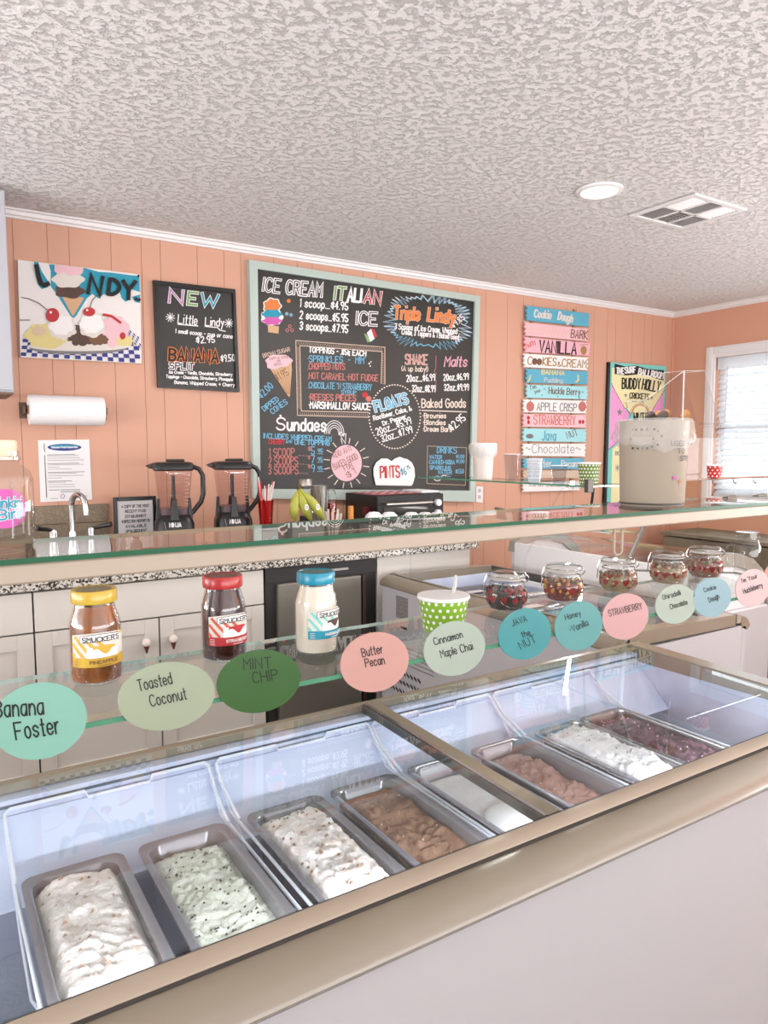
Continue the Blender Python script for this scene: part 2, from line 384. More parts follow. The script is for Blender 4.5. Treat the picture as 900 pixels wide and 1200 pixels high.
# right wall with window opening (y 1.75..3.23, z 1.02..2.04)
WY0, WY1, WZ0, WZ1 = 1.50, 3.225, 1.045, 2.06
M_WALLR = mat('peach_paint_right', (218, 163, 136), .55, bump=(18, .05, .004))
wr = struct('wall_right', MB().box(XR, XR+.1, YF, WY0, 0, CZ).box(XR, XR+.1, WY1, WY+.1, 0, CZ).box(XR, XR+.1, WY0, WY1, 0, WZ0).box(XR, XR+.1, WY0, WY1, WZ1, CZ), M_WALLR, smooth=0)
struct('wall_left', MB().box(XL-.1, XL, YF, WY+.1, 0, CZ), M_TRIM, smooth=0)
struct('wall_front', MB().box(XL, XR, YF-.1, YF, 0, CZ), M_TRIM, smooth=0)
# floor: vinyl planks
fl = struct('floor', MB().box(XL, XR, YF, WY, -.06, -.006), M_SEAM, smooth=0)
M_PL = [mat('floor_plank_%d' % i, c, .4, bump=(30, .1, .002), speck=(6, c2, .35, .7)) for i, (c, c2) in enumerate([((150, 138, 122), (128, 116, 102)), ((162, 150, 134), (140, 128, 112)), ((140, 128, 114), (120, 108, 96))])]
pm = {}
for i in range(25):
    y0 = WY-(i+1)*.18
    x = -1.0-(i % 3)*.4
    while x < XR-.01:
        x2 = min(x+1.2, XR); ln = round(x2-x, 3); mi = random.randrange(3)
        if (ln, mi) not in pm:
            o = obj('plank', MB().box(0, ln-.003, 0, .177, -.006, 0), M_PL[mi], fl, smooth=0); pm[(ln, mi)] = o.data
        else:
            o = bpy.data.objects.new('plank', pm[(ln, mi)]); COL.objects.link(o); o.parent = fl
        o.location = Vector((x, y0, 0))-fl.location
        if (ln, mi) in pm and o.data.users == 1: o.data.transform(Matrix.Translation(fl.location))
        x = x2
# crown moulding
def crown(name, prof, ax, lo, hi):
    struct(name, MB().prism(prof, ax, lo, hi), M_TRIM)
cp = [(0, 2.404), (.012, 2.404), (.016, 2.412), (.026, 2.416), (.030, 2.430), (.044, 2.432), (.044, 2.4395), (0, 2.4395)]
crown('trim_1', [(WY-a, z) for a, z in cp], 'x', XL, XR)
crown('trim_2', [(XR-a, z) for a, z in cp], 'y', YF, WY)
struct('trim_3', MB().box(XR-.012, XR, WY-.012, WY, .1, 2.404), M_WALLR, smooth=0)
struct('baseboard_back', MB().box(XR-1.9, XR, WY-.015, WY, 0, .1), M_TRIM, smooth=0)
struct('baseboard_right', MB().box(XR-.015, XR, YF, WY-.015, 0, .1), M_TRIM, smooth=0)

# window with casing, sash and blinds
win = struct('window_1', MB().box(XR+.055, XR+.075, WY0, WY1, WZ0, WZ0+.05).box(XR+.055, XR+.075, WY0, WY1, WZ1-.05, WZ1).box(XR+.055, XR+.075, WY1-.05, WY1, WZ0, WZ1)
    .box(XR+.055, XR+.075, WY0, WY0+.05, WZ0, WZ1).box(XR+.055, XR+.075, WY0, WY1, 1.53, 1.57), M_TRIM, smooth=0)
def casing(nm, y0, y1, z0, z1):
    mb = MB(); mb.box(XR-.018, XR, y0, y1, z0, z1)
    if z1-z0 > y1-y0: a = y0+.016; b = y1-.022; mb.box(XR-.028, XR-.018, a, b, z0, z1)
    else: mb.box(XR-.028, XR-.018, y0, y1, z0+.022, z1-.016)
    obj(nm, mb, M_TRIM, win, smooth=0, bevel=.004)
casing('casing', WY1, WY1+.075, WZ0-.07, WZ1+.08); casing('casing', WY0-.075, WY0, WZ0-.07, WZ1+.08)
casing('casing', WY0+.0005, WY1-.0005, WZ1, WZ1+.08); casing('casing', WY0+.0005, WY1-.0005, WZ0-.07, WZ0)
obj('pane', MB().box(XR+.063, XR+.066, WY0+.05, WY1-.05, WZ0+.05, WZ1-.05), M_G_CLEAR, win, smooth=0)
bl = thing('window_blind', 'white horizontal slat blind hanging in the window on the right wall', 'blind', (XR+.02, (WY0+WY1)/2, WZ0))
M_SLAT = mat('blind_slat', (240, 242, 246), .5)
_nt = M_SLAT.node_tree; _tl = _nt.nodes.new('ShaderNodeBsdfTranslucent'); _tl.inputs[0].default_value = (.93, .95, .97, 1); _mx = _nt.nodes.new('ShaderNodeMixShader'); _mx.inputs[0].default_value = .42
_nt.links.new(_nt.nodes['Principled BSDF'].outputs[0], _mx.inputs[1]); _nt.links.new(_tl.outputs[0], _mx.inputs[2]); _nt.links.new(_mx.outputs[0], _nt.nodes['Material Output'].inputs[0])
obj('headrail', MB().box(XR, XR+.045, WY0+.01, WY1-.01, WZ1-.09, WZ1-.002), M_SLAT, bl, smooth=0, bevel=.004)
sl = None; z = WZ0+.03; q = 0
while z < WZ1-.10:
    t = math.radians(38); dz = math.sin(t)*.024; dx = math.cos(t)*.024
    sag = .004*math.sin(q*1.7)
    mb = MB(); X0 = XR+.024; y0, y1 = WY0+.012, WY1-.012; n = 6
    for i in range(n):
        a, b = y0+(y1-y0)*i/n, y0+(y1-y0)*(i+1)/n; sa = -sag*math.sin(PI*i/n)-.003*math.sin(q*2.1+i); sb = -sag*math.sin(PI*(i+1)/n)-.003*math.sin(q*2.1+i+1)
        mb.hexa([(X0-dx, a, z-dz+sa), (X0+dx, a, z+dz+sa), (X0+dx, b, z+dz+sb), (X0-dx, b, z-dz+sb), (X0-dx, a, z-dz+sa+.003), (X0+dx, a, z+dz+sa+.003), (X0+dx, b, z+dz+sb+.003), (X0-dx, b, z-dz+sb+.003)])
    obj('slat', mb, M_SLAT, bl, smooth=0); z += .0405; q += 1
for yy in (WY1-.18, WY1-.75, WY0+.18):
    obj('ladder_cord', MB().tube([(XR-.002, yy, WZ0+.02), (XR-.002, yy, WZ1-.09)], .0018, 6), M_SLAT, bl)
obj('tilt_wand', MB().tube([(XR-.012, WY1-.10, WZ1-.07), (XR-.014, WY1-.095, WZ1-.48)], .005, 6), mat('wand', (214, 214, 218), .3), bl)
obj('bottom_rail', MB().box(XR+.004, XR+.044, WY0+.012, WY1-.012, WZ0+.002, WZ0+.018), M_SLAT, bl, smooth=0)
# (beyond the blind there is only sky)
# a pale building seen through the slats

# ceiling light and air vent
li = thing('recessed_light', 'round recessed white light set in the textured ceiling', 'ceiling light', (2.36, 2.075, CZ-.012))
obj('trim_ring', MB().lathe([(.072, .011), (.072, .003), (.076, 0), (.090, .004), (.092, .0115)], 40, (2.36, 2.075, CZ-.012)), M_TRIM, li)
_l = bpy.data.lights.new('recessed_lamp', 'AREA'); _l.shape = 'DISK'; _l.size = .14; _l.energy = 14; _l.color = (1, .98, .95); _lo = bpy.data.objects.new('recessed_lamp', _l); COL.objects.link(_lo); _lo.location = (2.36, 2.075, CZ-.016)
obj('diffuser', MB().lathe([(.0, .002), (.0725, .002), (.0725, .006), (0, .006)], 40, (2.36, 2.075, CZ-.012)), mat('lamp_diffuser', (255, 250, 246), .5, emit=1.3), li, smooth=0)
VX0, VX1, VY0, VY1 = 2.715, 3.085, 1.885, 2.215
ve = thing('ceiling_vent', 'white metal ceiling air vent with louvred sections beside the round light', 'vent', ((VX0+VX1)/2, (VY0+VY1)/2, CZ-.01))
mb = MB()
for a, b, c, d in ((VX0, VX1, VY0, VY0+.025), (VX0, VX1, VY1-.025, VY1), (VX0, VX0+.025, VY0+.025, VY1-.025), (VX1-.025, VX1, VY0+.025, VY1-.025)): mb.box(a, b, c, d, CZ-.010, CZ-.0008)
obj('frame', mb, M_WHITE, ve, smooth=0, bevel=.002)
obj('backing', MB().box(VX0+.025, VX1-.025, VY0+.025, VY1-.025, CZ-.0014, CZ-.0006), mat('vent_dark', (96, 88, 78), .8), ve, smooth=0)
cx = [VX0+.025, VX0+.132, VX0+.238, VX1-.025]; cyy = [VY0+.025, (VY0+VY1)/2, VY1-.025]
for a in cx[1:3]: obj('divider', MB().box(a-.006, a+.006, cyy[0], cyy[2], CZ-.009, CZ-.0015), M_WHITE, ve, smooth=0)
obj('divider', MB().box(cx[0], cx[3], cyy[1]-.006, cyy[1]+.006, CZ-.009, CZ-.0015), M_WHITE, ve, smooth=0)
for i in range(3):
    for j in range(2):
        alongx = (i+j) % 2 == 0
        for q in range(8):
            t = (q+.5)/8
            if alongx:
                yy = cyy[j]+.007+(cyy[j+1]-cyy[j]-.014)*t; a, b = cx[i]+.006, cx[i+1]-.006; s_ = 1 if j else -1
                mb = MB().hexa([(a, yy-.004*s_, CZ-.009), (b, yy-.004*s_, CZ-.009), (b, yy-.003*s_, CZ-.009), (a, yy-.003*s_, CZ-.009), (a, yy+.004*s_, CZ-.002), (b, yy+.004*s_, CZ-.002), (b, yy+.005*s_, CZ-.002), (a, yy+.005*s_, CZ-.002)])
            else:
                xx = cx[i]+.007+(cx[i+1]-cx[i]-.014)*t; a, b = cyy[j]+.006, cyy[j+1]-.006
                mb = MB().hexa([(xx-.004, a, CZ-.009), (xx-.003, a, CZ-.009), (xx-.003, b, CZ-.009), (xx-.004, b, CZ-.009), (xx+.004, a, CZ-.002), (xx+.005, a, CZ-.002), (xx+.005, b, CZ-.002), (xx+.004, b, CZ-.002)])
            obj('louvre', mb, M_WHITE, ve, smooth=0)

# ================================================================== WALL PIECES
# -- picture of sundaes
PY = WY-.022
def slab_on_wall(name, quad, Y0, Y1, m, parent, **k):     # quad = 4 photo corners (tl,tr,br,bl) on plane Y0, extruded back to Y1
    f = [atY(x, y, Y0) for x, y in quad]; b = [Vector((p.x, Y1, p.z)) for p in f]
    mb = MB(); mb.add(b+f, [(0, 1, 2, 3), (7, 6, 5, 4), (0, 4, 5, 1), (1, 5, 6, 2), (2, 6, 7, 3), (3, 7, 4, 0)])
    return obj(name, mb, m, parent, smooth=0, **k)
pc = thing('sundae_picture', 'canvas print of a banana split sundae with black and blue shop lettering', 'picture', (.65, PY, 1.81))
slab_on_wall('canvas', [(20.7, 304.3), (164, 321.5), (166, 426), (24, 418.5)], PY, WY-.001, mat('canvas_white', (232, 226, 222), .6), pc)
A = Art(wallmap(10, 295, 5.294, PY))
A.poly('aqua' if 0 else 'cyan', [(158, 62), (185, 65), (205, 120), (250, 190), (262, 205), (240, 222), (205, 232), (180, 200), (165, 130)])
A.poly('cyan', [(268, 78), (330, 85), (480, 102), (560, 125), (640, 130), (812, 152), (815, 250), (760, 232), (745, 300), (725, 312), (700, 285), (690, 250), (640, 275), (590, 262), (560, 290), (520, 262), (485, 290), (420, 398), (404, 412), (385, 398), (300, 265), (262, 215), (262, 120), (250, 80)])
A.poly('cyan', [(765, 280), (815, 265), (815, 318), (785, 312)])
A.lay(); A.poly('waffle', [(325, 265), (470, 285), (402, 398), (395, 396)]); A.poly('cyan', [(812, 152), (813, 152), (813, 153)])
A.lay(); A.blob('choc', 380, 245, 92, 44, 5, .1); A.lay(); A.blob('pale', 370, 172, 98, 52, 6, .08); A.lay()
A.poly('palepink', [(285, 80), (465, 100), (462, 128), (440, 148), (410, 138), (380, 152), (345, 128), (310, 142), (285, 120)])
for i in range(22):
    for j in range(5):
        if (i+j) % 2: continue
        def cloth(u, v): return (75+745*u+(.5-u)*30*(1-v), 545+(u-.5)*70*(1)+v*(105-u*10) if 0 else 540+u*20+v*(105+u*25))
        a, b, c, d = cloth(i/22, j/5), cloth((i+1)/22, j/5), cloth((i+1)/22, (j+1)/5), cloth(i/22, (j+1)/5)
        A.poly('navy', [a, b, c, d])
for i in range(10):
    for j in range(4):
        if (i+j) % 2: A.poly('navy', [(690+i*12+j*6, 440+i*9+j*22), (700+i*12+j*6, 448+i*9+j*22), (704+i*12+j*6, 462+i*9+j*22), (692+i*12+j*6, 452+i*9+j*22)])
A.lay(); A.ell('grey', 430, 600, 300, 36); A.lay(); A.ell('pale', 440, 585, 320, 32)
A.lay(); A.fluff('yellow', 240, 520, 140, 85, 14, .3, 2); A.fluff('palepink', 640, 500, 115, 90, 12, .32, 3); A.fluff('yellow', 720, 555, 60, 35, 8, .3, 4)
A.lay(); A.fluff('choc', 450, 515, 92, 75, 9, .3, 5); A.fluff('brown', 560, 545, 66, 38, 9, .3, 6); A.lay(); A.fluff('pale', 332, 470, 95, 78, 13, .3, 7); A.fluff('pale', 520, 458, 90, 78, 13, .3, 8); A.lay(); A.fluff('white', 328, 455, 82, 66, 15, .28, 9); A.fluff('white', 518, 444, 78, 66, 15, .28, 10)
A.lay(); A.fluff('sand', 190, 490, 50, 32, 7, .3, 11); A.blob('palepink', 660, 440, 60, 40, 6, .1); A.line('strawb', [(590, 390), (640, 400), (695, 440)], 16); A.ell('strawb', 708, 522, 18, 22)
A.ell('red', 273, 393, 42, 44); A.ell('red', 500, 373, 38, 28); A.lay(); A.line('choc', [(240, 360), (190, 320), (130, 292), (80, 283)], 5); A.line('choc', [(505, 345), (520, 300), (545, 272), (580, 268)], 5)
A.ell('white', 262, 376, 8); A.ell('white', 488, 362, 7); A.line('grey', [(72, 424), (130, 424)], 7)
A.lay()
A.line('black', [(172, 86), (186, 150), (202, 196), (222, 208), (248, 198)], 28, A.tmb); A.text('black', 'N', (494, 258), (566, 270), 115, 24); A.text('black', 'D', (618, 262), (682, 270), 92, 25); A.text('black', 'Y', (706, 292), (782, 296), 112, 24); A.text('black', "'", (806, 205), (812, 205), 60, 12)
A.line('black', [(788, 290), (806, 300), (814, 296)], 18, A.tmb)
A.build(pc, 'printed_picture')

# -- small black menu sign
ns = thing('small_menu_sign', 'small black framed chalk sign reading NEW, right of the sundae picture', 'sign', (1.19, PY, 1.70))
def q4(a, b, c, d): return [a, b, c, d]
slab_on_wall('board', [(183, 332), (274, 342), (278, 456), (188, 451)], WY-.014, WY-.001, M_BOARD, ns)
O = [(180, 328), (276, 339), (281, 459.5), (185.5, 454)]; I = [(184.8, 333.5), (273, 343.5), (277, 455), (190, 449.5)]
for k in range(4):
    slab_on_wall('frame', [O[k], O[(k+1) % 4], I[(k+1) % 4], I[k]], WY-.026, WY-.001, mat('black_frame', (30, 28, 27), .3), ns)
A = Art(wallmap(170, 320, 7.5, WY-.014))
for k_, (m_, s_, a_, b_, h_) in enumerate([('purple', 'N', (212, 258), (325, 268), 115), ('green', 'E', (375, 272), (455, 280), 105), ('cyan', 'W', (490, 280), (635, 296), 105)]):
    A.outl('white', m_, s_, a_, b_, h_, 30, 18)
A.text('white', 'Little', (288, 440), (455, 455), 75, 9, jit=2); A.text('white', 'Lindy', (528, 460), (690, 470), 70, 9, jit=2)
A.line('white', [(290, 450), (465, 465)], 9); A.line('white', [(528, 468), (640, 480), (655, 500), (705, 512)], 8)
for c_ in ((222, 390), (738, 440)):
    for k in range(5):
        a = PI*k/5+.2; A.line('white', [(c_[0]-40*math.cos(a), c_[1]-40*math.sin(a)), (c_[0]+40*math.cos(a), c_[1]+40*math.sin(a))], 6)
A.text('white', '1 small scoop - cup or cone', (265, 525), (768, 575), 34, 7); A.text('white', '$2.95', (450, 615), (612, 610), 55, 9)
A.outl('orange', 'board', 'BANANA', (212, 765), (640, 785), 100, 34, 20); A.text('white', '$9.50', (668, 780), (788, 772), 58, 8)
A.outl('white', 'board', 'SPLIT', (215, 840), (425, 850), 55, 24, 10)
A.text('white', 'Ice Cream - Vanilla, Chocolate, Strawberry', (212, 882), (765, 905), 26, 6); A.text('white', 'Toppings - Chocolate, Strawberry, Pineapple', (185, 920), (770, 948), 26, 6); A.text('white', 'Banana, Whipped Cream, + Cherry', (258, 972), (785, 998), 28, 6)
A.build(ns)

# -- the big chalk menu board
BY = WY-.020
mbd = thing('menu_board', 'large chalkboard menu in a pale mint wooden frame, centre of the back wall', 'menu board', (2.23, BY, 1.2))
slab_on_wall('board', [(299, 312), (559, 351), (553, 583), (300, 583)], BY, WY-.001, M_BOARD, mbd)
O = [(292.3, 304), (563, 347), (557, 588), (297.5, 584)]; I = [(302, 315), (557, 353.3), (551, 575), (305.5, 573)]
for k in range(4):
    f = [O[k], O[(k+1) % 4], I[(k+1) % 4], I[k]]
    slab_on_wall('frame', f, WY-.036, WY-.001, M_MINT, mbd)
A = Art(wallmap(280, 290, 3, BY)); B_ = 'board'
A.outl('white', B_, 'ICE', (84, 152), (142, 160), 46, 10, 3.2); A.outl('white', B_, 'CREAM', (166, 162), (290, 174), 46, 11, 3.4)
A.outl('white', 'green', 'IT', (336, 182), (372, 186), 44, 12, 7); A.text('white', 'ALI', (382, 188), (428, 192), 46, 9); A.outl('white', 'red', 'AN', (440, 194), (496, 200), 44, 11, 6)
A.outl('white', B_, 'ICE', (414, 270), (484, 274), 44, 10, 3.6)
for i, (s, y) in enumerate((('1 scoop....$4.95', 208), ('2 scoops...$5.95', 250), ('3 scoops...$7.95', 288))): A.text('white', s, (214, y), (382, y+12), 27, 4.2, jit=1)
A.blob('white', 117, 206, 32, 29, 7, .08); A.blob('white', 116, 245, 39, 30, 7, .06); A.lay(); A.blob('orange', 117, 206, 28, 25, 7, .1); A.blob('cyan', 116, 235, 34, 17, 6, .1); A.lay(); A.blob('magenta', 117, 258, 33, 14, 6, .12)
A.poly('waffle', [(101, 272), (141, 277), (139, 303), (103, 298)]); A.k = 1
for i in range(5): A.line('brown', [(104+i*8, 273), (102+i*9, 300)], 1.4)
A.ell('orange', 175, 188, 7)
for c in ((168, 233), (183, 237)): A.ell('grey', *c, 7); A.ell('blue', *c, 5)
for c in ((170, 291), (187, 291), (179, 277)): A.ring('rose', *c, 5, 5, 3)
A.poly('green', [(440, 302), (450, 307), (462, 330), (452, 334)]); A.poly('white', [(450, 300), (464, 286), (478, 320), (462, 332)]); A.poly('red', [(464, 284), (478, 290), (486, 312), (476, 320)])
# toppings frame
for pts, w_ in (([(200, 327), (513, 351), (513, 480)], 3), ([(200, 327), (206, 590), (455, 597)], 3), ([(214, 345), (503, 366), (500, 478)], 3), ([(214, 345), (219, 575), (455, 580)], 3)): A.line('tan', pts, w_)
for i in range(46):
    t = i/46; x0 = 206+300*t; y0 = 332+23*t; A.line('tan', [(x0, y0), (x0+4, y0+9)], 1.2)
    if i < 40: x0 = 203+5*t; y0 = 350+250*t; A.line('tan', [(x0, y0), (x0+9, y0+4)], 1.2)
    if i < 34: x0 = 214+330*t; A.line('tan', [(x0, 580+7*t), (x0+4, 589+7*t)], 1.2)
for i in range(14): A.line('tan', [(504, 372+i*8), (511, 377+i*8)], 1.2)
A.text('white', 'TOPPINGS - .85% EACH', (246, 368), (446, 382), 19, 3.8)
A.text('blue', "^SPRINKLES  -  M!M'", (243, 402), (443, 408), 22, 3.2); A.text('rose', '.CHOPPED NUTS', (243, 428), (372, 430), 22, 3.2); A.text('rose', '.HOT CARAMEL-HOT FUDGE', (243, 461), (489, 470), 22, 3)
A.text('blue', '.CHOCOLATE "N STRAWBERRY', (243, 494), (466, 502), 21, 2.8); A.text('blue', 'SYRUP', (360, 515), (412, 517), 13, 2.4); A.text('rose', '^REESES PIECES', (247, 536), (411, 540), 21, 3.6); A.text('white', '^MARSHMALLOW SAUCE', (247, 565), (460, 571), 23, 4.2)
A.ell('strawb', 443, 518, 10, 10); A.ell('rose', 456, 532, 10, 10); A.ell('white', 458, 408, 3); A.ell('white', 464, 402, 2.5); A.ell('white', 462, 417, 2.5)
# starburst
z1 = []; z2 = []; n = 96
for i in range(n+1):
    a = 2*PI*i/n; rr = (1.0 if i % 2 else .80)+.07*math.sin(i*2.7); e = 2.6
    cx_ = abs(math.cos(a))**(2/e)*math.copysign(1, math.cos(a)); sy_ = abs(math.sin(a))**(2/e)*math.copysign(1, math.sin(a))
    X_ = 666+148*rr*cx_; Y_ = 262+92*rr*sy_+.07*(X_-666); z1.append((X_, Y_)); z2.append((X_-3, Y_-2))
A.line('blue', z1, 3.4); A.lay(); A.line('white', z2[40:96], 1.6); A.line('white', z2[0:14], 2)
A.outl('cream', 'orange', 'Triple', (545, 250), (634, 256), 44, 10, 8); A.outl('cream', 'orange', 'Lindy', (664, 256), (756, 268), 44, 11, 8.5)
A.text('white', '$9.85', (755, 284), (795, 250), 20, 3); A.text('white', '3 Scoops of Ice Cream, Whipped', (548, 286), (766, 304), 19, 3.2); A.text('white', 'Cream, 3 Toppers & 1 Baked Good', (572, 305), (772, 324), 18, 3)
A.outl('cream', 'rose', 'SHAKE', (585, 410), (662, 412), 34, 5.5, 3); A.text('cream', '(A up baby!)', (572, 434), (664, 437), 18, 2.4); A.text('white', '20oz....$6.99', (590, 472), (690, 468), 23, 3.4); A.text('white', '32oz...$8.99', (609, 507), (691, 508), 23, 3.4)
A.line('rose', [(693, 380), (692, 425), (686, 436), (694, 444), (686, 456), (693, 468), (692, 500)], 1.8)
A.text('pink', 'Malts', (722, 418), (800, 418), 34, 4.6, slant=.2); A.text('white', '20oz..$6.99', (720, 468), (808, 464), 22, 3.4); A.text('white', '32oz..$9.99', (722, 503), (808, 502), 22, 3.4)
for i in range(60):
    a = 2*PI*i/60; A.ell('cream', 548+90*math.cos(a), 595+112*math.sin(a), 3, 2.6, n=7)
A.outl('white', 'blue', 'FLOATS', (482, 578), (595, 547), 36, 11, 7.5)
A.text('white', 'Rootbeer, Coke, &', (475, 608), (608, 572), 16, 3.2); A.text('white', 'Dr. Pepper', (508, 626), (588, 600), 15, 3.2); A.text('white', '20oz.....$5.99', (487, 660), (608, 618), 24, 3.4); A.text('white', '32oz....$7.99', (505, 684), (612, 650), 24, 3.4)
A.text('cream', 'Baked Goods', (643, 563), (797, 562), 30, 4); A.line('cream', [(643, 573), (800, 578)], 3.4)
for i, s in enumerate(('^Brownies', '^Blondies', '^Dream Bars')): A.text('cream', s, (648, 600+i*23), ((728, 726, 748)[i], 600+i*24), 17, 3)
A.text('white', '$2.95', (750, 646), (798, 604), 26, 3.6)
A.line('tan', [(663, 698), (800, 704), (796, 836), (661, 830), (663, 698)], 1.6); A.text('blue', 'DRINKS', (697, 722), (765, 724), 22, 3.2)
A.text('blue', 'WATER', (670, 742), (713, 743), 12, 2.6); A.text('blue', '$1.00', (764, 741), (792, 741), 12, 2.4); A.text('blue', 'CANNED-SODA', (670, 761), (758, 762), 14, 2.8); A.text('blue', '$1.00', (764, 758), (792, 758), 12, 2.4)
A.text('blue', 'SPARKLING', (671, 780), (744, 782), 13, 2.8); A.text('blue', 'WATER', (700, 796), (748, 797), 13, 2.8); A.text('blue', '$1.50', (762, 794), (790, 794), 14, 2.4)
A.ring('cream', 698, 812, 12, 8, 3, a0=.6, a1=5.2); A.ring('cream', 722, 808, 12, 7, 3, a0=3.4, a1=6.2)
A.outl('palepink', 'white', 'S', (132, 640), (160, 642), 42, 6, 4); A.text('white', 'undaes', (170, 643), (305, 646), 42, 7); A.ell('white', 146, 592, 4)
for rr in (1, .82, .64, .48): A.ring('white', 335, 655, 34*rr, 46*rr, 2.2, a0=PI, a1=2*PI+.2)
A.line('white', [(362, 650), (352, 652), (374, 690), (376, 655), (366, 656), (366, 662)], 2.6)
A.text('blue', 'INCLUDES WHIPPED CREAM', (87, 670), (324, 682), 17, 3.2); A.text('red', 'CHERRY', (105, 690), (160, 692), 16, 3.4); A.text('blue', 'AND', (165, 688), (187, 686), 9, 2.2); A.text('blue', 'ONE TOPPING', (196, 692), (318, 696), 17, 3.6)
for i, (s, p) in enumerate((('1 SCOOP', '5'), ('2 SCOOPS', '7'), ('3 SCOOPS', '9'))):
    y = 735+32*i-(2 if i else 0); A.text('rose', s, (107-i, y), ((195, 207, 208)[i], y-1), 28, 3.6); A.text('tan', '.....', (212, y-4), (240, y-2), 20, 2.4)
    A.text('blue', p, (254, y-8), (266, y-8), 26, 3.4); A.text('blue', '95', (277, y-14), (294, y-14), 13, 2.6); A.line('blue', [(275, y-10), (296, y-9)], 2); A.text('rose', "$", (243, y-20), (250, y-20), 15, 2.6)
A.ell('palepink', 378, 758, 54, 64, n=40)
for i in range(16):
    a = 2*PI*i/16+.15; A.line('cream', [(378+60*math.cos(a), 758+70*math.sin(a)), (378+80*math.cos(a), 758+88*math.sin(a))], 3)
A.lay(); A.text('brown', 'ADD ANY', (334, 742), (400, 712), 20, 1.8); A.text('brown', 'BAKED GOOD', (338, 782), (420, 742), 22, 1.8); A.text('brown', 'FOR', (374, 786), (402, 770), 18, 1.8); A.text('brown', '$1', (384, 814), (414, 796), 26, 2.2)
A.k = 1
A.text('tan', 'BROWN SUGAR', (86, 388), (180, 364), 14, 2.2)
A.poly('waffle', [(97, 408), (184, 398), (186, 430), (179, 526), (172, 522)]); A.lay(); A.blob('palepink', 141, 398, 46, 22, 6, .06); A.poly('palepink', [(97, 400), (185, 396), (184, 402), (150, 418), (128, 430), (100, 424)])
A.lay(); A.text('brown', 'WAFFLE CONE', (106, 396), (174, 388), 8, 1.3); A.text('brown', 'OR', (134, 404), (146, 402), 7, 1.2); A.text('brown', 'BOWL', (126, 416), (152, 412), 8, 1.2); A.text('brown', '$1.95', (134, 470), (176, 448), 26, 2.2)
for i in range(7): A.line('brown', [(108+i*11, 424-i*1), (168+i*2, 515)], .7)
A.k = 1
A.text('blue', '$2.00', (80, 532), (122, 490), 24, 3.4); A.text('blue', 'DIPPED', (90, 576), (142, 538), 18, 3.2); A.text('blue', 'CONES', (118, 586), (172, 548), 18, 3.2)
A.build(mbd, 'chalk_drawing', 'chalk_lettering')

# -- PINTS paper sign
ps = thing('pints_sign', 'white cloud shaped paper sign reading PINTS on the bottom of the chalkboard', 'sign', (2.5, BY-.01, 1.23))
out = [(474, 800), (474, 775), (484, 755), (502, 742), (522, 742), (538, 752), (550, 742), (566, 736), (582, 742), (592, 744), (608, 756), (617, 775), (619, 805), (612, 830), (606, 838), (482, 836)]
pts = [atY(280+x/3, 290+y/3, BY-.012) for x, y in out]
mb = MB(); n = len(pts); mb.add(pts+[p+Vector((0, .006, 0)) for p in pts], [tuple(range(n)), tuple(range(2*n-1, n-1, -1))]+[(k, k+n, (k+1) % n+n, (k+1) % n) for k in range(n)])
obj('card', mb, mat('white_card', (244, 240, 240), .6), ps, smooth=0)
A = Art(wallmap(280, 290, 3, BY-.0125)); A.text('red', 'PINTS', (498, 810), (565, 808), 40, 5.4); A.text('teal', '$6', (572, 802), (590, 798), 26, 3); A.text('teal', '.75', (591, 782), (603, 776), 12, 2.2); A.build(ps)

# -- flavour plank sign
FY = WY-.028
fs = thing('flavour_plank_sign', 'tall sign of painted notched planks naming flavours, between menu board and poster', 'sign', (3.68, FY, 1.1))
PK = [((80, 40), (460, 88), (455, 165), (80, 125), 'sky'), ((70, 138), (447, 178), (447, 250), (72, 215), 'rosepink'), ((70, 225), (464, 262), (458, 335), (72, 312), 'rosepink2'), ((66, 322), (450, 345), (447, 420), (66, 400), 'chalk'),
      ((78, 410), (452, 428), (448, 502), (78, 492), 'sky'), ((80, 503), (447, 515), (447, 590), (80, 580), 'ice'), ((64, 590), (442, 598), (440, 672), (64, 665), 'chalk'), ((60, 675), (440, 682), (440, 755), (60, 750), 'rosepink'),
      ((60, 760), (440, 765), (438, 840), (60, 835), 'ice'), ((60, 850), (436, 850), (434, 925), (60, 920), 'chalk'), ((62, 935), (430, 935), (428, 1000), (62, 995), 'sky'), ((60, 1006), (425, 1006), (422, 1052), (60, 1050), 'tanplank'), ((60, 1065), (404, 1070), (402, 1122), (60, 1132), 'chalk')]
PC = dict(sky=(92, 172, 198), rosepink=(240, 190, 196), rosepink2=(244, 180, 194), chalk=(240, 236, 234), ice=(164, 220, 226), tanplank=(208, 186, 164))
rnd = random.Random(3); PLK = []
for (tl, tr, br, bl_, c) in PK:
    P = lambda a: atY(600+a[0]/5, 350+a[1]/5, FY)
    L = []; R = []; nt_ = 3
    for i in range(nt_*2+1):
        t = i/(nt_*2); d = (.016 if i % 2 else 0)+rnd.random()*.004
        a = P(tl).lerp(P(bl_), t); b = P(tr).lerp(P(br), t); L.append(Vector((a.x+d, a.y, a.z))); R.append(Vector((b.x-d, b.y, b.z)))
    mb = MB(); n2 = len(L)
    fr = L+R; bk = [p+Vector((0, .014, 0)) for p in fr]; nn = 2*n2
    fcs = [(i, i+1, n2+i+1, n2+i) for i in range(n2-1)]+[(nn+i, nn+n2+i, nn+n2+i+1, nn+i+1) for i in range(n2-1)]
    fcs += [(i, nn+i, nn+i+1, i+1) for i in range(n2-1)]+[(n2+i, n2+i+1, nn+n2+i+1, nn+n2+i) for i in range(n2-1)]+[(0, n2, nn+n2, nn), (n2-1, nn+n2-1, nn+nn-1, nn-1)]
    mb.add(fr+bk, fcs); PLK.append((bl_[1], obj('plank', mb, mat('plank_'+c, PC[c], .55), fs, smooth=0)))
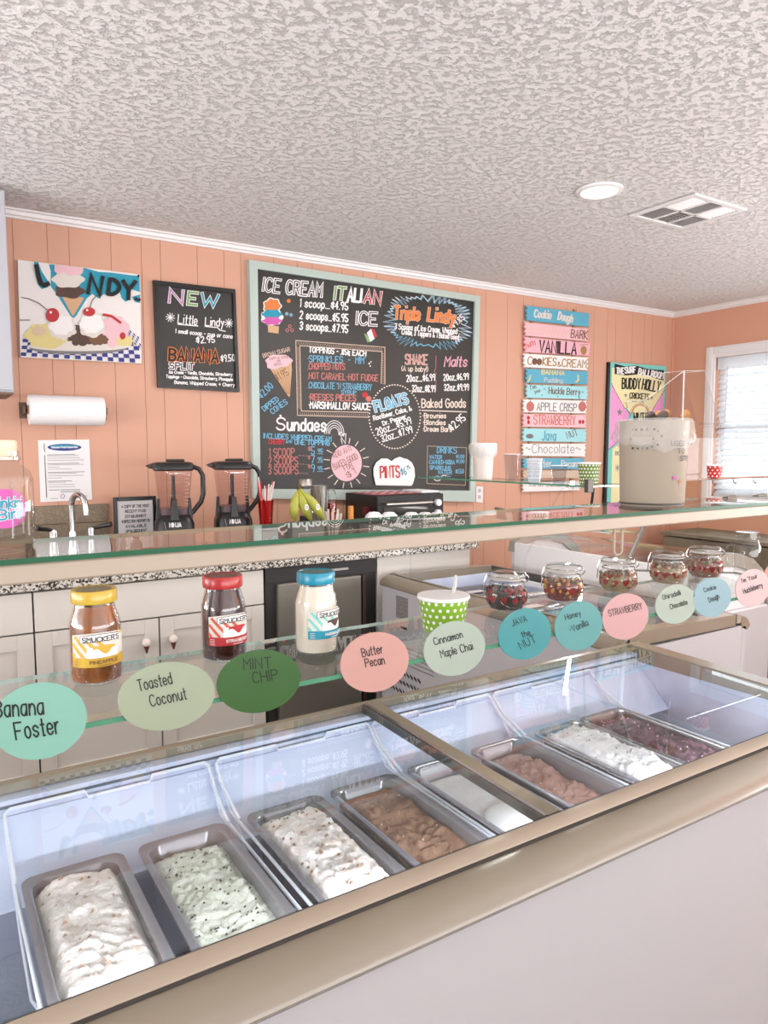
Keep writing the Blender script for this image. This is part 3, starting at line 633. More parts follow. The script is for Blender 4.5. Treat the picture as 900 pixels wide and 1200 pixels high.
for u in (130, 380):
    a, b = atY(600+u/5, 350+60/5, FY), atY(600+u/5, 350+1110/5, FY); obj('back_rail', MB().box(a.x-.012, a.x+.012, FY+.0145, WY-.001, b.z, a.z), mat('raw_pine', (176, 140, 104), .6), fs, smooth=0)
A = Art(wallmap(600, 350, 5, FY))
A.text('pale', 'Cookie', (130, 108), (228, 118), 44, 8); A.text('pale', 'Dough', (268, 122), (352, 140), 46, 8)
for i in range(70):
    u = 88+i*3.4; v = 160+(i*37 % 44)+i*.3; A.line('sand', [(u, v), (u+8, v+6)], 2.2)
A.text('brown', 'BARK', (345, 228), (440, 238), 48, 6); A.text('redcloth', 'Nutty', (88, 292), (140, 262), 26, 4); A.text('black', 'VANILLA', (160, 312), (375, 326), 68, 9); A.ell('gold', 420, 303, 18, 26); A.line('gold', [(398, 272), (446, 268)], 4)
A.text('gold', 'C', (92, 385), (116, 387), 46, 6); A.ell('brown', 133, 368, 16, 20); A.ell('brown', 160, 370, 16, 20); A.text('gold', 'KIES', (180, 390), (258, 394), 46, 6); A.text('gold', '&', (268, 396), (288, 397), 26, 5); A.text('gold', 'CREAM', (294, 398), (434, 404), 44, 6)
A.text('yellow', 'BANANA', (174, 442), (306, 448), 26, 6); A.text('pale', 'Pudding', (190, 488), (296, 492), 26, 3)
for c in (105, 388): A.line('yellow', [(c+4, 450), (c-2, 472), (c-12, 486)] if c < 200 else [(c-2, 450), (c+2, 474), (c-14, 490)], 9)
A.text('brown', "I'm", (112, 534), (142, 526), 26, 3.4); A.text('brown', 'your', (134, 556), (168, 546), 20, 2.6); A.text('brown', 'Huckle Berry', (216, 556), (398, 566), 38, 4.4)
for c in ((176, 508), (190, 530), (176, 566), (320, 560), (268, 574), (414, 548), (396, 580)): A.ell('teal', *c, 4)
for c in (107, 412): A.ell('rose', c, 632, 23, 30); A.line('brown', [(c, 604), (c+4, 592)], 4)
A.text('grey', 'APPLE CRISP', (146, 655), (378, 662), 46, 5); A.ell('strawb', 96, 698, 9, 12); A.ell('strawb', 97, 724, 8, 12); A.ell('strawb', 398, 722, 8, 12); A.ell('strawb', 416, 722, 8, 12)
A.text('redcloth', 'STRAWBERRY', (128, 736), (372, 740), 54, 4.6); A.ell('grey', 104, 806, 22, 14); A.text('teal', 'Java', (176, 830), (256, 832), 56, 5); A.text('grey', 'NUT', (326, 820), (388, 800), 38, 4.6)
A.text('grey', '~Chocolate~', (80, 905), (402, 905), 52, 3.6); A.text('pale', 'Butter', (120, 985), (230, 985), 40, 5); A.text('pale', 'Pecan', (290, 985), (380, 985), 36, 5); A.text('grey', 'Peanut Butter Cup', (78, 1098), (370, 1104), 34, 3.2)
A.ell('grey', 104, 806, 14, 7)
A.build(fs, 'painted_decoration', 'lettering', lambda p: next((o for v, o in PLK if p[1] < v+14), PLK[-1][1]))

# -- concert poster
po = thing('concert_poster', 'pink cream and mint concert poster on a black edged board near the corner', 'poster', (4.54, WY-.02, 1.03))
slab_on_wall('backing_board', [(713.4, 424.2), (781, 430), (776, 600), (708, 592)], WY-.022, WY-.001, M_BLACK, po)
A = Art(wallmap(700, 410, 6.67, WY-.0222)); cr = 'byellow'
A.poly('aqua', [(104, 96), (540, 128), (505, 1220), (74, 1190)]); A.lay()
A.poly(cr, [(116, 140), (530, 170), (520, 320), (400, 520), (330, 560), (250, 480), (190, 430), (112, 255)]); A.poly('bpink', [(108, 262), (215, 460), (250, 500), (232, 600), (235, 680), (90, 776)]); A.poly('bpink', [(520, 325), (430, 470), (500, 560), (515, 500)])
A.poly(cr, [(220, 690), (118, 775), (105, 1200), (505, 1220), (515, 560), (330, 560), (250, 540), (236, 640)])
A.lay(); A.poly('black', [(135, 108), (220, 130), (300, 122), (400, 150), (522, 160), (518, 240), (430, 215), (330, 190), (230, 200), (135, 190)])
A.line('black', [(108, 262), (215, 460)], 3); A.line('black', [(222, 410), (236, 450), (225, 455), (258, 510), (238, 560), (232, 640), (218, 690)], 3); A.line('black', [(90, 778), (212, 672)], 4); A.line('black', [(524, 318), (430, 470)], 3)
A.ring('redcloth', 335, 500, 62, 70, 8, a0=PI, a1=2*PI); A.ring('black', 335, 500, 74, 82, 3, a0=PI, a1=2*PI)
def star(c, r): A.poly('grey', [(c[0]+(r if i % 2 == 0 else r*.4)*math.sin(PI*i/5), c[1]-(r*1.4 if i % 2 == 0 else r*.5)*math.cos(PI*i/5)) for i in range(10)])
star((175, 488), 26); star((203, 562), 14); star((222, 355), 14); star((425, 375), 14)
A.ring('grey', 160, 645, 17, 28, 3)
for i in range(12): a = PI*i/6; A.line('grey', [(160+20*math.cos(a), 645+32*math.sin(a)), (160+27*math.cos(a), 645+44*math.sin(a))], 2.4)
for i in range(4): a = PI*i/4; A.line('grey', [(157-22*math.cos(a), 922-30*math.sin(a)), (157+22*math.cos(a), 922+30*math.sin(a))], 4)
A.lay(); A.text('white', 'THE', (150, 186), (206, 188), 46, 10); A.text('white', 'SURF', (218, 182), (300, 178), 46, 10); A.text('white', 'BALLROOM', (320, 190), (512, 226), 46, 10)
A.text('black', 'BUDDY', (194, 302), (335, 306), 80, 11); A.text('black', 'HOLLY', (348, 306), (482, 330), 80, 11); A.text('black', 'CRICKETS', (252, 378), (402, 388), 42, 7); A.text('grey', '- AND THE -', (250, 408), (385, 414), 14, 3)
A.text('black', 'WINTER', (284, 562), (420, 566), 70, 9); A.text('grey', 'BIG', (178, 786), (222, 786), 26, 5); A.text('grey', 'BOPPER', (142, 822), (248, 824), 28, 5); A.text('grey', 'DANCE PARTY', (172, 870), (230, 880), 16, 4)
A.text('black', '$1.25', (215, 935), (290, 940), 22, 4); A.line('black', [(175, 963), (300, 970)], 4)
A.build(po, 'printed_drawing')

# -- notice sheet, outlet, little sticker
no = thing('notice_sheet', 'white printed notice sheet taped to the wall above the tap', 'notice', (.64, WY-.003, 1.2))
slab_on_wall('sheet', [(44.5, 516), (104.5, 515), (108, 585.5), (47.5, 588.5)], WY-.003, WY-.001, M_PAPER, no)
A = Art(wallmap(0, 500, 5.625, WY-.003))
A.ell('navy', 425, 136, 112, 23); A.ell('cyan', 425, 130, 96, 12, n=20); A.lay(); A.text('white', 'Alabama Food Inspection', (338, 142), (512, 140), 12, 2.6); A.line('brown', [(290, 112), (294, 165)], 5); A.line('brown', [(294, 190), (308, 465)], 5)
rn = random.Random(5)
for i in range(17):
    y = 180+i*14.5+(6 if i % 4 == 0 else 0); L_ = rn.uniform(70, 250); x = 312+i*.6; A.line('grey', [(x, y), (x+L_, y-L_*.02)], 2.6 if i % 4 else 4)
for i in range(3): A.line('grey', [(400, 415+i*8), (528, 413+i*8)], 3)
A.ring('purple', 413, 458, 12, 14, 5); A.line('grey', [(335, 474), (382, 473)], 3); A.line('grey', [(520, 460), (575, 456)], 3)
A.build(no)
ou = thing('wall_outlet', 'white double wall outlet below the chalkboard corner', 'outlet', tuple(atY(562, 588, WY)))
slab_on_wall('cover_plate', [(558, 570), (566, 570.5), (565.5, 589), (558, 588.5)], WY-.006, WY-.001, M_WHITE, ou)
for yy in (574.5, 582):
    p = atY(562, yy, WY-.007); obj('socket', MB().box(p.x-.012, p.x+.012, WY-.009, WY-.006, p.z-.014, p.z+.010), mat('socket_grey', (196, 190, 186), .5), ou, smooth=0, bevel=.003)
# -- paper towel holder and roll
hz = thing('towel_holder', 'dark metal wall bracket holding the paper towel roll', 'towel holder', (.57, WY, 1.55))
hl, hr = atY(33, 480, WY-.08), atY(121, 481, WY-.08); hzz = hl.z
for xx in (hl.x-.020, hr.x+.006):
    obj('arm', MB().box(xx, xx+.010, WY-.095, WY-.001, hzz-.018, hzz+.018), mat('bracket_bronze', (92, 70, 58), .35, .6), hz, smooth=0, bevel=.003)
    obj('wall_plate', MB().box(xx-.008, xx+.022, WY-.006, WY-.0005, hzz-.035, hzz+.035), mat('bracket_bronze', (92, 70, 58), .35, .6), hz, smooth=0)
tr_ = thing('paper_towel_roll', 'thick white paper towel roll on the wall bracket under the sundae picture', 'paper towels', (.57, WY-.08, 1.50))
mb = MB(); R_ = .066; n = 36; L0, L1 = hl.x, hr.x
mb.tube([(L0+.002, WY-.08, hzz), (L1-.002, WY-.08, hzz)], R_, 40); obj('roll', mb, mat('towel_paper', (242, 238, 238), .85, bump=(90, .6, .004)), tr_)
obj('loose_end', MB().hexa([(L0+.002, WY-.149, hzz-.075), (L1-.002, WY-.149, hzz-.075), (L1-.002, WY-.146, hzz-.075), (L0+.002, WY-.146, hzz-.075), (L0+.002, WY-.148, hzz), (L1-.002, WY-.148, hzz), (L1-.002, WY-.145, hzz), (L0+.002, WY-.145, hzz)]) if False else
    MB().tube([(L0-.004, WY-.08, hzz), (L1+.004, WY-.08, hzz)], .02, 20), mat('cardboard', (150, 120, 96), .8), tr_)
# -- wall cabinet top left
wc = thing('wall_cabinet', 'white wall cabinet hanging at the left edge under the ceiling', 'cabinet', (-.2, 3.42, 1.625))
cxr = .326
obj('carcass', MB().box(-.75, cxr, 3.285, WY-.001, 1.632, 2.42), M_CAB if False else mat('upper_cab', (178, 178, 184), .4), wc, smooth=0, bevel=.002)
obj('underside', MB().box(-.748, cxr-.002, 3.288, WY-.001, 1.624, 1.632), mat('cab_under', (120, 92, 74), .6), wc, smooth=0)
for a, b in ((-.745, -.215), (-.205, cxr-.004)):
    d = obj('door', MB().box(a+.05, b-.05, 3.272, 3.280, 1.70, 2.36), mat('upper_cab', (178, 178, 184), .4), wc, smooth=0)
    for s4 in ((a, a+.055, 1.64, 2.412), (b-.055, b, 1.64, 2.412), (a+.055, b-.055, 1.64, 1.705), (a+.055, b-.055, 2.35, 2.412)):
        obj('door_rail', MB().box(s4[0], s4[1], 3.266, 3.285, s4[2], s4[3]), mat('upper_cab', (178, 178, 184), .4), d, smooth=0, bevel=.0015)
# ================================================================== BACK COUNTER
CT = .926; CF = 2.96; CX0, CX1 = -.55, 2.487
def granite():
    m = bpy.data.materials.new('speckled_granite'); m.use_nodes = True; nt = m.node_tree; b = nt.nodes['Principled BSDF']; b.inputs['Roughness'].default_value = .22
    tc = nt.nodes.new('ShaderNodeTexCoord'); v = nt.nodes.new('ShaderNodeTexVoronoi'); v.inputs['Scale'].default_value = 150; nt.links.new(tc.outputs['Object'], v.inputs['Vector'])
    n = nt.nodes.new('ShaderNodeTexNoise'); n.inputs['Scale'].default_value = 60; n.inputs['Detail'].default_value = 4; nt.links.new(tc.outputs['Object'], n.inputs['Vector'])
    mx = nt.nodes.new('ShaderNodeMix'); mx.data_type = 'RGBA'; mx.inputs[0].default_value = .45; nt.links.new(v.outputs['Color'], mx.inputs[6]); nt.links.new(n.outputs['Color'], mx.inputs[7])
    sp = nt.nodes.new('ShaderNodeSeparateColor'); nt.links.new(mx.outputs[2], sp.inputs[0])
    r = nt.nodes.new('ShaderNodeValToRGB'); e = r.color_ramp.elements; e[0].position = .34; e[0].color = (*lin((44, 42, 40)), 1); e[1].position = .56; e[1].color = (*lin((206, 200, 190)), 1)
    e2 = e.new(.44); e2.color = (*lin((136, 128, 118)), 1); nt.links.new(sp.outputs[0], r.inputs[0]); nt.links.new(r.outputs[0], b.inputs['Base Color']); return m
M_GRAN = granite()
wt = obj('granite_worktop', MB().box(CX0, CX1, CF, WY-.001, CT-.055, CT), M_GRAN, smooth=0, bevel=.006, label='speckled grey granite worktop running along the back wall', cat='worktop')
bs = thing('backsplash', 'olive brown laminate splashback strip on the wall behind the tap', 'splashback', (.1, WY-.01, CT))
M_OLV = mat('olive_laminate', (140, 122, 100), .4, speck=(120, (120, 104, 84), .4, .6))
obj('lower_strip', MB().box(CX0, .735, WY-.020, WY-.001, CT+.0005, CT+.135), M_OLV, bs, smooth=0, bevel=.002)
obj('upper_strip', MB().box(CX0, .735, WY-.014, WY-.001, CT+.136, 1.147), M_OLV, bs, smooth=0, bevel=.002)
def knob(parent, x, z, y):      # china knob shaped like an ice cream cone
    k = obj('knob', MB().lathe([(0, .024), (.010, .022), (.017, .014), (.018, .004), (.015, -.004), (.013, -.006)], 16, (x, y-.022, z)).tube([(x, y-.02, z), (x, y, z)], .004, 8), mat('china_knob', (226, 214, 206), .15), parent)
    obj('knob_cone', MB().lathe([(.0135, -.004), (.011, -.012), (.003, -.038), (0, -.040)], 12, (x, y-.022, z)), mat('knob_cone', (92, 50, 34), .3), parent if False else k)
def base_cab(x0, x1, doors, label, knobs=()):
    t = thing('base_cabinet', label, 'cabinet', ((x0+x1)/2, 3.28, 0))
    obj('carcass', MB().box(x0+.001, x1-.001, CF+.045, WY-.002, .10, CT-.056), M_SEAM, t, smooth=0)
    obj('plinth', MB().box(x0+.001, x1-.001, CF+.09, WY-.1, 0, .10), M_SEAM, t, smooth=0)
    obj('drawer', MB().box(x0+.003, x1-.003, CF+.020, CF+.044, .712, CT-.062), M_CAB, t, smooth=0, bevel=.002)
    for i in range(doors):
        a = x0+(x1-x0)*i/doors+.003; b = x0+(x1-x0)*(i+1)/doors-.003; fw = .058
        d = obj('door', MB().box(a+fw-.002, b-fw+.002, CF+.030, CF+.044, .10+fw, .706-fw), M_CAB, t, smooth=0)
        for q in ((a, a+fw, .104, .706), (b-fw, b, .104, .706), (a+fw, b-fw, .104, .104+fw), (a+fw, b-fw, .706-fw, .706)): obj('door_rail', MB().box(q[0], q[1], CF+.020, CF+.044, q[2], q[3]), M_CAB, d, smooth=0, bevel=.0015)
        if knobs: knob(d, knobs[i], .610, CF+.020)
base_cab(-.544, .326, 1, 'white base cabinet at the left edge, under the tap')
base_cab(.326, 1.263, 2, 'white two door base cabinet with ice cream cone knobs', (.735, .845))
uc = thing('undercounter_fridge', 'black undercounter refrigerator with a grey steel door, under the granite worktop', 'refrigerator', (1.565, 3.28, 0))
obj('cabinet_body', MB().box(1.268, 1.862, CF+.07, WY-.01, .03, CT-.058), M_BLACKM, uc, smooth=0)
obj('top_grille', MB().box(1.272, 1.858, CF+.028, CF+.069, .80, CT-.060), M_BLACKM, uc, smooth=0)
mb = MB(); mb.box(1.325, 1.765, CF+.012, CF+.055, .06, .792); obj('door', mb, mat('grey_steel_door', (132, 128, 118), .35, .6), uc, smooth=0, bevel=.006)
obj('door_frame', MB().box(1.272, 1.858, CF+.035, CF+.068, .05, .798), M_BLACKM, uc, smooth=0)
obj('side_strip', MB().box(1.775, 1.795, CF+.020, CF+.036, .06, .79), mat('fridge_brown', (62, 44, 40), .4), uc, smooth=0)
obj('badge', MB().box(1.60, 1.70, CF+.026, CF+.0275, .825, .835), M_STEEL, uc, smooth=0)
obj('counter_end_panel', MB().box(1.866, 2.45, CF+.03, CF+.055, 0, CT-.056), M_CAB, smooth=0, label='plain white counter end panel between the steel fridge and the rear freezer', cat='panel')

def onctr(px, py, Y): p = atY(px, py, Y); return p
# tap
fp = onctr(84, 600, 3.36); FX = fp.x
tp = thing('tap', 'chrome gooseneck tap with two dark lever handles below the notice sheet', 'tap', (FX, 3.36, CT))
obj('base_plate', MB().box(FX-.095, FX+.095, 3.335, 3.385, CT+.0005, CT+.022), M_CHROME, tp, bevel=.008)
topz = onctr(84, 576, 3.36).z-.012
obj('spout', MB().tube([(FX, 3.36, CT+.02), (FX, 3.36, CT+.10), (FX, 3.36, topz-.05)]+[(FX+.0+.035*(1-math.cos(a))*.6, 3.36-.045*(1-math.cos(a)), topz-.05+.05*math.sin(a)) for a in [PI*i/10 for i in range(1, 11)]]+[(FX+.042, 3.27, topz-.085)], .0125, 14), M_CHROME, tp)
obj('collar', MB().lathe([(.026, 0), (.026, .012), (.019, .05), (.016, .10), (0, .10)], 20, (FX, 3.36, CT+.021)), M_CHROME, tp)
for s in (-1, 1):
    h = obj('handle', MB().lathe([(.022, 0), (.022, .02), (.018, .075), (.018, .112), (0, .116)], 18, (FX+s*.078, 3.36, CT+.021)), M_CHROME, tp)
    obj('lever', MB().tube([(FX+s*.078, 3.36, CT+.130), (FX+s*.11, 3.33, CT+.140), (FX+s*.150, 3.30, CT+.150)], .009, 10, radii=[.007, .010, .012]), M_BLACK, h)
# framed notice
fr_ = thing('framed_notice', 'black framed notice leaning on the wall beside the left blender', 'notice', (.80, 3.42, CT))
c = [(132, 583), (183, 583), (186, 640), (137, 640)]
Yf = 3.42
def uprightbox(x0, x1, y0, y1, z0, z1): return MB().box(x0, x1, y0, y1, z0, z1)
a, b = atY(133, 583, Yf), atY(183, 583, Yf)
FX0, FX1, FZ1 = a.x, b.x, a.z
for q in ((FX0, FX0+.016, CT+.001, FZ1), (FX1-.016, FX1, CT+.001, FZ1), (FX0+.016, FX1-.016, FZ1-.018, FZ1), (FX0+.016, FX1-.016, CT+.001, CT+.018)): obj('frame', MB().box(q[0], q[1], Yf, Yf+.016, q[2], q[3]), M_BLACK, fr_, smooth=0, bevel=.002)
obj('sheet', MB().box(FX0+.016, FX1-.016, Yf+.006, Yf+.010, CT+.018, FZ1-.018), mat('notice_grey', (222, 218, 218), .6), fr_, smooth=0)
obj('stand', MB().hexa([((FX0+FX1)/2-.02, Yf+.016, CT+.14), ((FX0+FX1)/2+.02, Yf+.016, CT+.14), ((FX0+FX1)/2+.02, Yf+.10, CT+.001), ((FX0+FX1)/2-.02, Yf+.10, CT+.001), ((FX0+FX1)/2-.02, Yf+.016, CT+.15), ((FX0+FX1)/2+.02, Yf+.016, CT+.15), ((FX0+FX1)/2+.02, Yf+.105, CT+.001), ((FX0+FX1)/2-.02, Yf+.105, CT+.001)]), M_BLACK, fr_, smooth=0)
A = Art(lambda u, v, k: Vector((FX0+.02+u*(FX1-FX0-.04), Yf+.006-.0005*k, FZ1-.022-v*.2)))
for i, s in enumerate(('A COPY OF THE MOST', 'RECENT FOOD', 'ESTABLISHMENT', 'INSPECTION REPORT IS', 'AVAILABLE', 'UPON REQUEST')):
    A.text('black', s, (.1+.05*(len(s) < 15)*2, .14+i*.115), (.92-.05*(len(s) < 15)*2, .14+i*.115), .06, .014)
A.build(fr_)
# two small dark bottles and a glass in front
pb = thing('pump_bottle', 'small black capped dispenser bottle in front of the framed notice', 'bottle', (.765, 3.20, CT))
obj('bottle', MB().lathe([(.022, 0), (.024, .004), (.024, .07), (.014, .085), (.010, .09)], 18, (.765, 3.20, CT+.0005)), mat('smoky_bottle', (70, 66, 64), .2), pb)
obj('cap', MB().lathe([(.014, .09), (.014, .12), (0, .122)], 14, (.765, 3.20, CT+.0005)).tube([(.765, 3.20, CT+.115), (.742, 3.19, CT+.118)], .004, 8), M_BLACK, pb)
for gx, gy, lb in ((.700, 3.24, 'small clear glass tumbler left of the black capped bottle'), (.720, 3.12, 'small clear glass tumbler in front of the black capped bottle')):
    obj('tumbler', MB().lathe([(.022, 0), (.028, .10), (.0265, .10), (.021, .004), (0, .004)], 20, (gx, gy, CT+.0005)), M_G_CLEAR, label=lb, cat='glass', org=(gx, gy, CT))

# blenders (jar profile is a rounded square)
def make_blender():
    t = thing('blender', '', 'blender', (0, 0, 0))
    obj('base', MB().lathe([(.088, 0), (.090, .012), (.084, .15), (.074, .175), (.066, .185), (0, .185)], 28, (0, 0, .0005), sq=5), M_BLACK, t, smooth=35)
    for a in range(4):
        an = a*PI/2; c_, s_ = math.cos(an), math.sin(an); mb = MB()
        P = lambda r, w_, z: (r*c_-w_*s_, r*s_+w_*c_, z)
        mb.hexa([P(.060, -.020, .165), P(.080, -.018, .165), P(.080, .018, .165), P(.060, .020, .165), P(.060, -.010, .258), P(.073, -.009, .258), P(.073, .009, .258), P(.060, .010, .258)])
        obj('jar_clamp', mb, M_BLACK, t, smooth=0, bevel=.002)
    obj('jar', MB().shell([(.058, .185), (.060, .205), (.064, .22), (.080, .385)], 40, (0, 0, 0), sq=6), glass('blender_jar', (.86, .80, .80), 1.5), t)
    obj('jar_floor', MB().lathe([(0, .187), (.057, .187), (.060, .215), (.03, .220), (0, .222)], 28, (0, 0, 0), sq=5), mat('smoky_plastic', (120, 108, 112), .2), t)
    for i in range(9): obj('measure_mark', MB().box(.046-.004+(.002*(i % 2)), .062, -.0785+.0025*(9-i)*.8-.0012, -.0775+.0025*(9-i)*.8, .235+i*.016, .2362+i*.016), mat('mark_white', (220, 214, 214), .5), t, smooth=0)
    obj('blade_shaft', MB().lathe([(.008, .185), (.008, .36), (0, .362)], 10), M_BLACK, t)
    for k in range(3):
        z = .215+k*.055; mb = MB()
        for s in (-1, 1): mb.hexa([(0, -.006, z), (s*.034, -.004, z+.004), (s*.034, .004, z+.004), (0, .006, z), (0, -.006, z+.002), (s*.034, -.004, z+.005), (s*.034, .004, z+.005), (0, .006, z+.002)])
        obj('blade', mb, M_STEEL, t, smooth=0)
    obj('lid', MB().lathe([(.083, .382), (.088, .388), (.088, .405), (.082, .418), (.060, .421), (0, .421)], 32, sq=6), M_BLACK, t, smooth=35)
    obj('lid_lever', MB().box(-.03, .05, -.022, .022, .421, .432), M_BLACK, t, smooth=0, bevel=.004)
    obj('pour_cap', MB().prism([(-.118, .405), (-.078, .418), (-.078, .392), (-.10, .392)], 'y', -.022, .022), M_BLACK, t, smooth=0, bevel=.003)
    obj('handle', MB().tube([(.082, 0, .400), (.112, 0, .388), (.128, 0, .360), (.128, 0, .275), (.118, 0, .240), (.082, 0, .195), (.066, 0, .180)], .011, 10), M_BLACK, t)
    A = Art(lambda u, v, k: Vector((u, -.0855-.0006*k, v))); A.mp = lambda u, v, k: Vector((u, -.0885-.0006*k, -v))
    A.text('white', 'NINJA', (-.024, -.138), (.024, -.138), .018, .0036); A.line('grey', [(-.046, -.160), (-.040, -.128)], .003); A.build(t)
    return t
b0 = make_blender()
p1 = atY(203, 560, 3.22); p2 = atY(272, 560, 3.22)
sc_b = .98
b0.location = (p1.x, 3.22, CT); b0.rotation_euler = (0, 0, math.radians(-14)); b0['label'] = 'black and clear countertop blender, left one of the pair beside the framed notice'; b0['group'] = 'blenders on the back counter'
dup(b0, (p2.x, 3.22, CT), math.radians(-14), 'black and clear countertop blender, right one of the pair, before the menu board', 'blenders on the back counter')
obj('power_cord', MB().tube([(p1.x+.09, 3.30, CT+.006), (p1.x+.15, 3.35, CT+.012), (p1.x+.20, 3.36, CT+.03), (p2.x-.09, 3.30, CT+.012)], .004, 8), M_BLACK, label='black power cord lying between the two blenders', cat='cord')

# straws in a red tumbler, standing on a white cutting board
sp_ = atY(314, 600, 3.04); SX, SY = sp_.x, 3.04; SB = CT+.13
bx_ = thing('white_box', 'low white carton under the red straw tumbler', 'box', (SX+.02, SY, CT))
obj('carton', MB().box(SX-.050, SX+.026, SY-.052, SY+.052, CT+.0005, CT+.112), M_CAB, bx_, smooth=0, bevel=.003)
obj('lid', MB().box(SX-.054, SX+.030, SY-.056, SY+.056, CT+.112, CT+.129), mat('carton_lid', (228, 222, 220), .5), bx_, smooth=0, bevel=.004)
obj('straw_tumbler', MB().lathe([(.028, 0), (.036, .115), (.034, .115), (.026, .004), (0, .004)], 24, (SX-.01, SY, SB)), glass('red_plastic', (.80, .16, .16), 1.45), label='clear red plastic tumbler full of straws beside the bananas', cat='tumbler', org=(SX-.01, SY, SB))
rn = random.Random(11)
for i in range(13):
    a = i*2.4; r0 = .017*rn.random(); r1 = .024+.012*rn.random(); red = i % 3 == 0; H_ = .17+.03*rn.random()+(.03 if i == 4 else 0)
    p = [(SX-.01+r0*math.cos(a), SY+r0*math.sin(a), SB+.005), (SX-.01+r1*1.1*math.cos(a), SY+r1*1.1*math.sin(a), SB+H_)]
    obj('straw', MB().tube(p, .0032, 8), mat('straw_red', (206, 70, 70), .35) if red else mat('straw_white', (232, 214, 210), .4), label='%s drinking straw standing in the red tumbler' % ('red' if red else 'white'), cat='straw', group='%s straws in the tumbler' % ('red' if red else 'white'))
# bananas
def banana(parent, bx, by, ang, tilt):
    pts = []; rad = []
    for i in range(11):
        t = i/10; th = -.15+1.15*t; R = .165
        x = R*(1-math.cos(th)); z = -R*math.sin(th)
        pts.append(Vector((math.cos(ang)*x*-1, math.sin(ang)*x*-1, z))); rad.append((.006, .011, .018, .0205, .021, .021, .0205, .019, .016, .010, .005)[i])
    M = Matrix.Rotation(tilt, 4, 'Y'); pts = [M @ p+Vector((bx, by, SB+.165)) for p in pts]
    return pts, rad
bn = thing('banana_bunch', 'bunch of three green yellow bananas standing between the straws and shaker', 'bananas', (0, 0, 0))
bb_ = atY(350, 580, 3.02)
Mb = mat('banana_skin', (150, 156, 58), .45, speck=(14, (190, 184, 84), .35, .7))
for i, (dx, tl, sp2) in enumerate(((0, .30, -1), (.004, -.30, 1), (.012, -.62, 1))):
    pts = []; rad = []
    for j in range(12):
        t = j/11; th = t*1.25; R = .15
        if i == 0: x = -R*math.sin(th*1.5)*.42+t*t*.045; 
        elif i == 1: x = -.012*math.sin(PI*t)+.062*t*t
        else: x = .02*math.sin(PI*t)+.12*t*t*.9+.012*t
        z = -.150*t
        pts.append((bb_.x+x, 3.02-.01*i-.035*math.sin(PI*t), bb_.z+.028+z)); rad.append((.005, .006, .012, .018, .0205, .0215, .0215, .021, .019, .016, .010, .004)[j])
    b = obj('banana', MB().tube(pts, .02, 12, radii=rad), Mb, bn)
    if i: 
        q = pts[6]; A = Art(lambda u, v, k, q=q: Vector((q[0]+u, q[1]-.0222-.0005*k, q[2]-v))); A.ell('white', 0, 0, .010, .014); A.lay(); A.ring('black', 0, 0, .005, .006, .002); A.mb and obj('sticker', A.mb, None, b, smooth=0, recalc=False)
obj('stem', MB().lathe([(.010, 0), (.013, .01), (.009, .022), (0, .024)], 10, (bb_.x, 3.015, bb_.z+.024)), mat('banana_stem', (84, 72, 40), .7), bn)
zmin = bb_.z+.028-.150-.004
obj('banana_tray', MB().box(bb_.x-.055, bb_.x+.11, 2.975, 3.06, CT+.0005, zmin), mat('grey_tray', (126, 122, 112), .4), smooth=0, bevel=.004, label='low grey box under the banana bunch', cat='box')
# shakers and cups behind the bananas
q = atY(358, 566, 3.27)
sh = thing('sugar_shaker', 'glass shaker with a steel screw lid behind the bananas', 'shaker', (q.x, 3.27, CT))
obj('glass_body', MB().shell([(.030, .001), (.034, .01), (.034, q.z-CT-.035), (.028, q.z-CT-.015)], 22, (q.x, 3.27, CT)), M_G_CLEAR, sh)
obj('contents', MB().lathe([(0, .002), (.031, .002), (.032, .14), (0, .145)], 20, (q.x, 3.27, CT)), mat('dark_syrup', (48, 36, 30), .3), sh)
obj('lid', MB().lathe([(.029, q.z-CT-.018), (.033, q.z-CT-.014), (.033, q.z-CT+.014), (.028, q.z-CT+.020), (0, q.z-CT+.022)], 24, (q.x, 3.27, CT)), M_STEEL, sh)
q = atY(374, 569, 3.16)
ms = thing('mixing_cup', 'tall ribbed steel milkshake mixing cup behind the bananas', 'cup', (q.x, 3.16, CT)); hh = q.z-CT
mb = MB(); vs = []
mb.lathe([(.030, .0005), (.032, .01), (.042, hh-.006), (.044, hh), (.040, hh), (.030, .01), (0, .01)], 28, (q.x, 3.16, CT)); obj('body', mb, M_STEEL, ms)
for k in range(10):
    a = 2*PI*k/10; obj('rib', MB().tube([(q.x+.031*math.cos(a), 3.16+.031*math.sin(a), CT+.02), (q.x+.0425*math.cos(a), 3.16+.0425*math.sin(a), CT+hh-.02)], .0028, 6), M_CHROME, ms)
q = atY(388, 580, 3.22)
cb = thing('cherry_jar', 'small glass jar of red cherries with a wire loop beside the mixing cup', 'jar', (q.x, 3.22, CT)); hh = q.z-CT+.01
obj('glass_body', MB().shell([(.026, .001), (.028, .01), (.028, hh-.02), (.022, hh)], 20, (q.x, 3.22, CT)), M_G_CLEAR, cb)
obj('contents', MB().lathe([(0, .004), (.025, .004), (.0255, hh-.05), (0, hh-.05)], 18, (q.x, 3.22, CT)), mat('cherry', (150, 24, 32), .25), cb)
obj('loop', MB().tube([(q.x+.028*math.cos(a), 3.22, CT+hh-.01+.028*math.sin(a)) for a in [PI*i/8 for i in range(9)]], .003, 6), M_CHROME, cb)
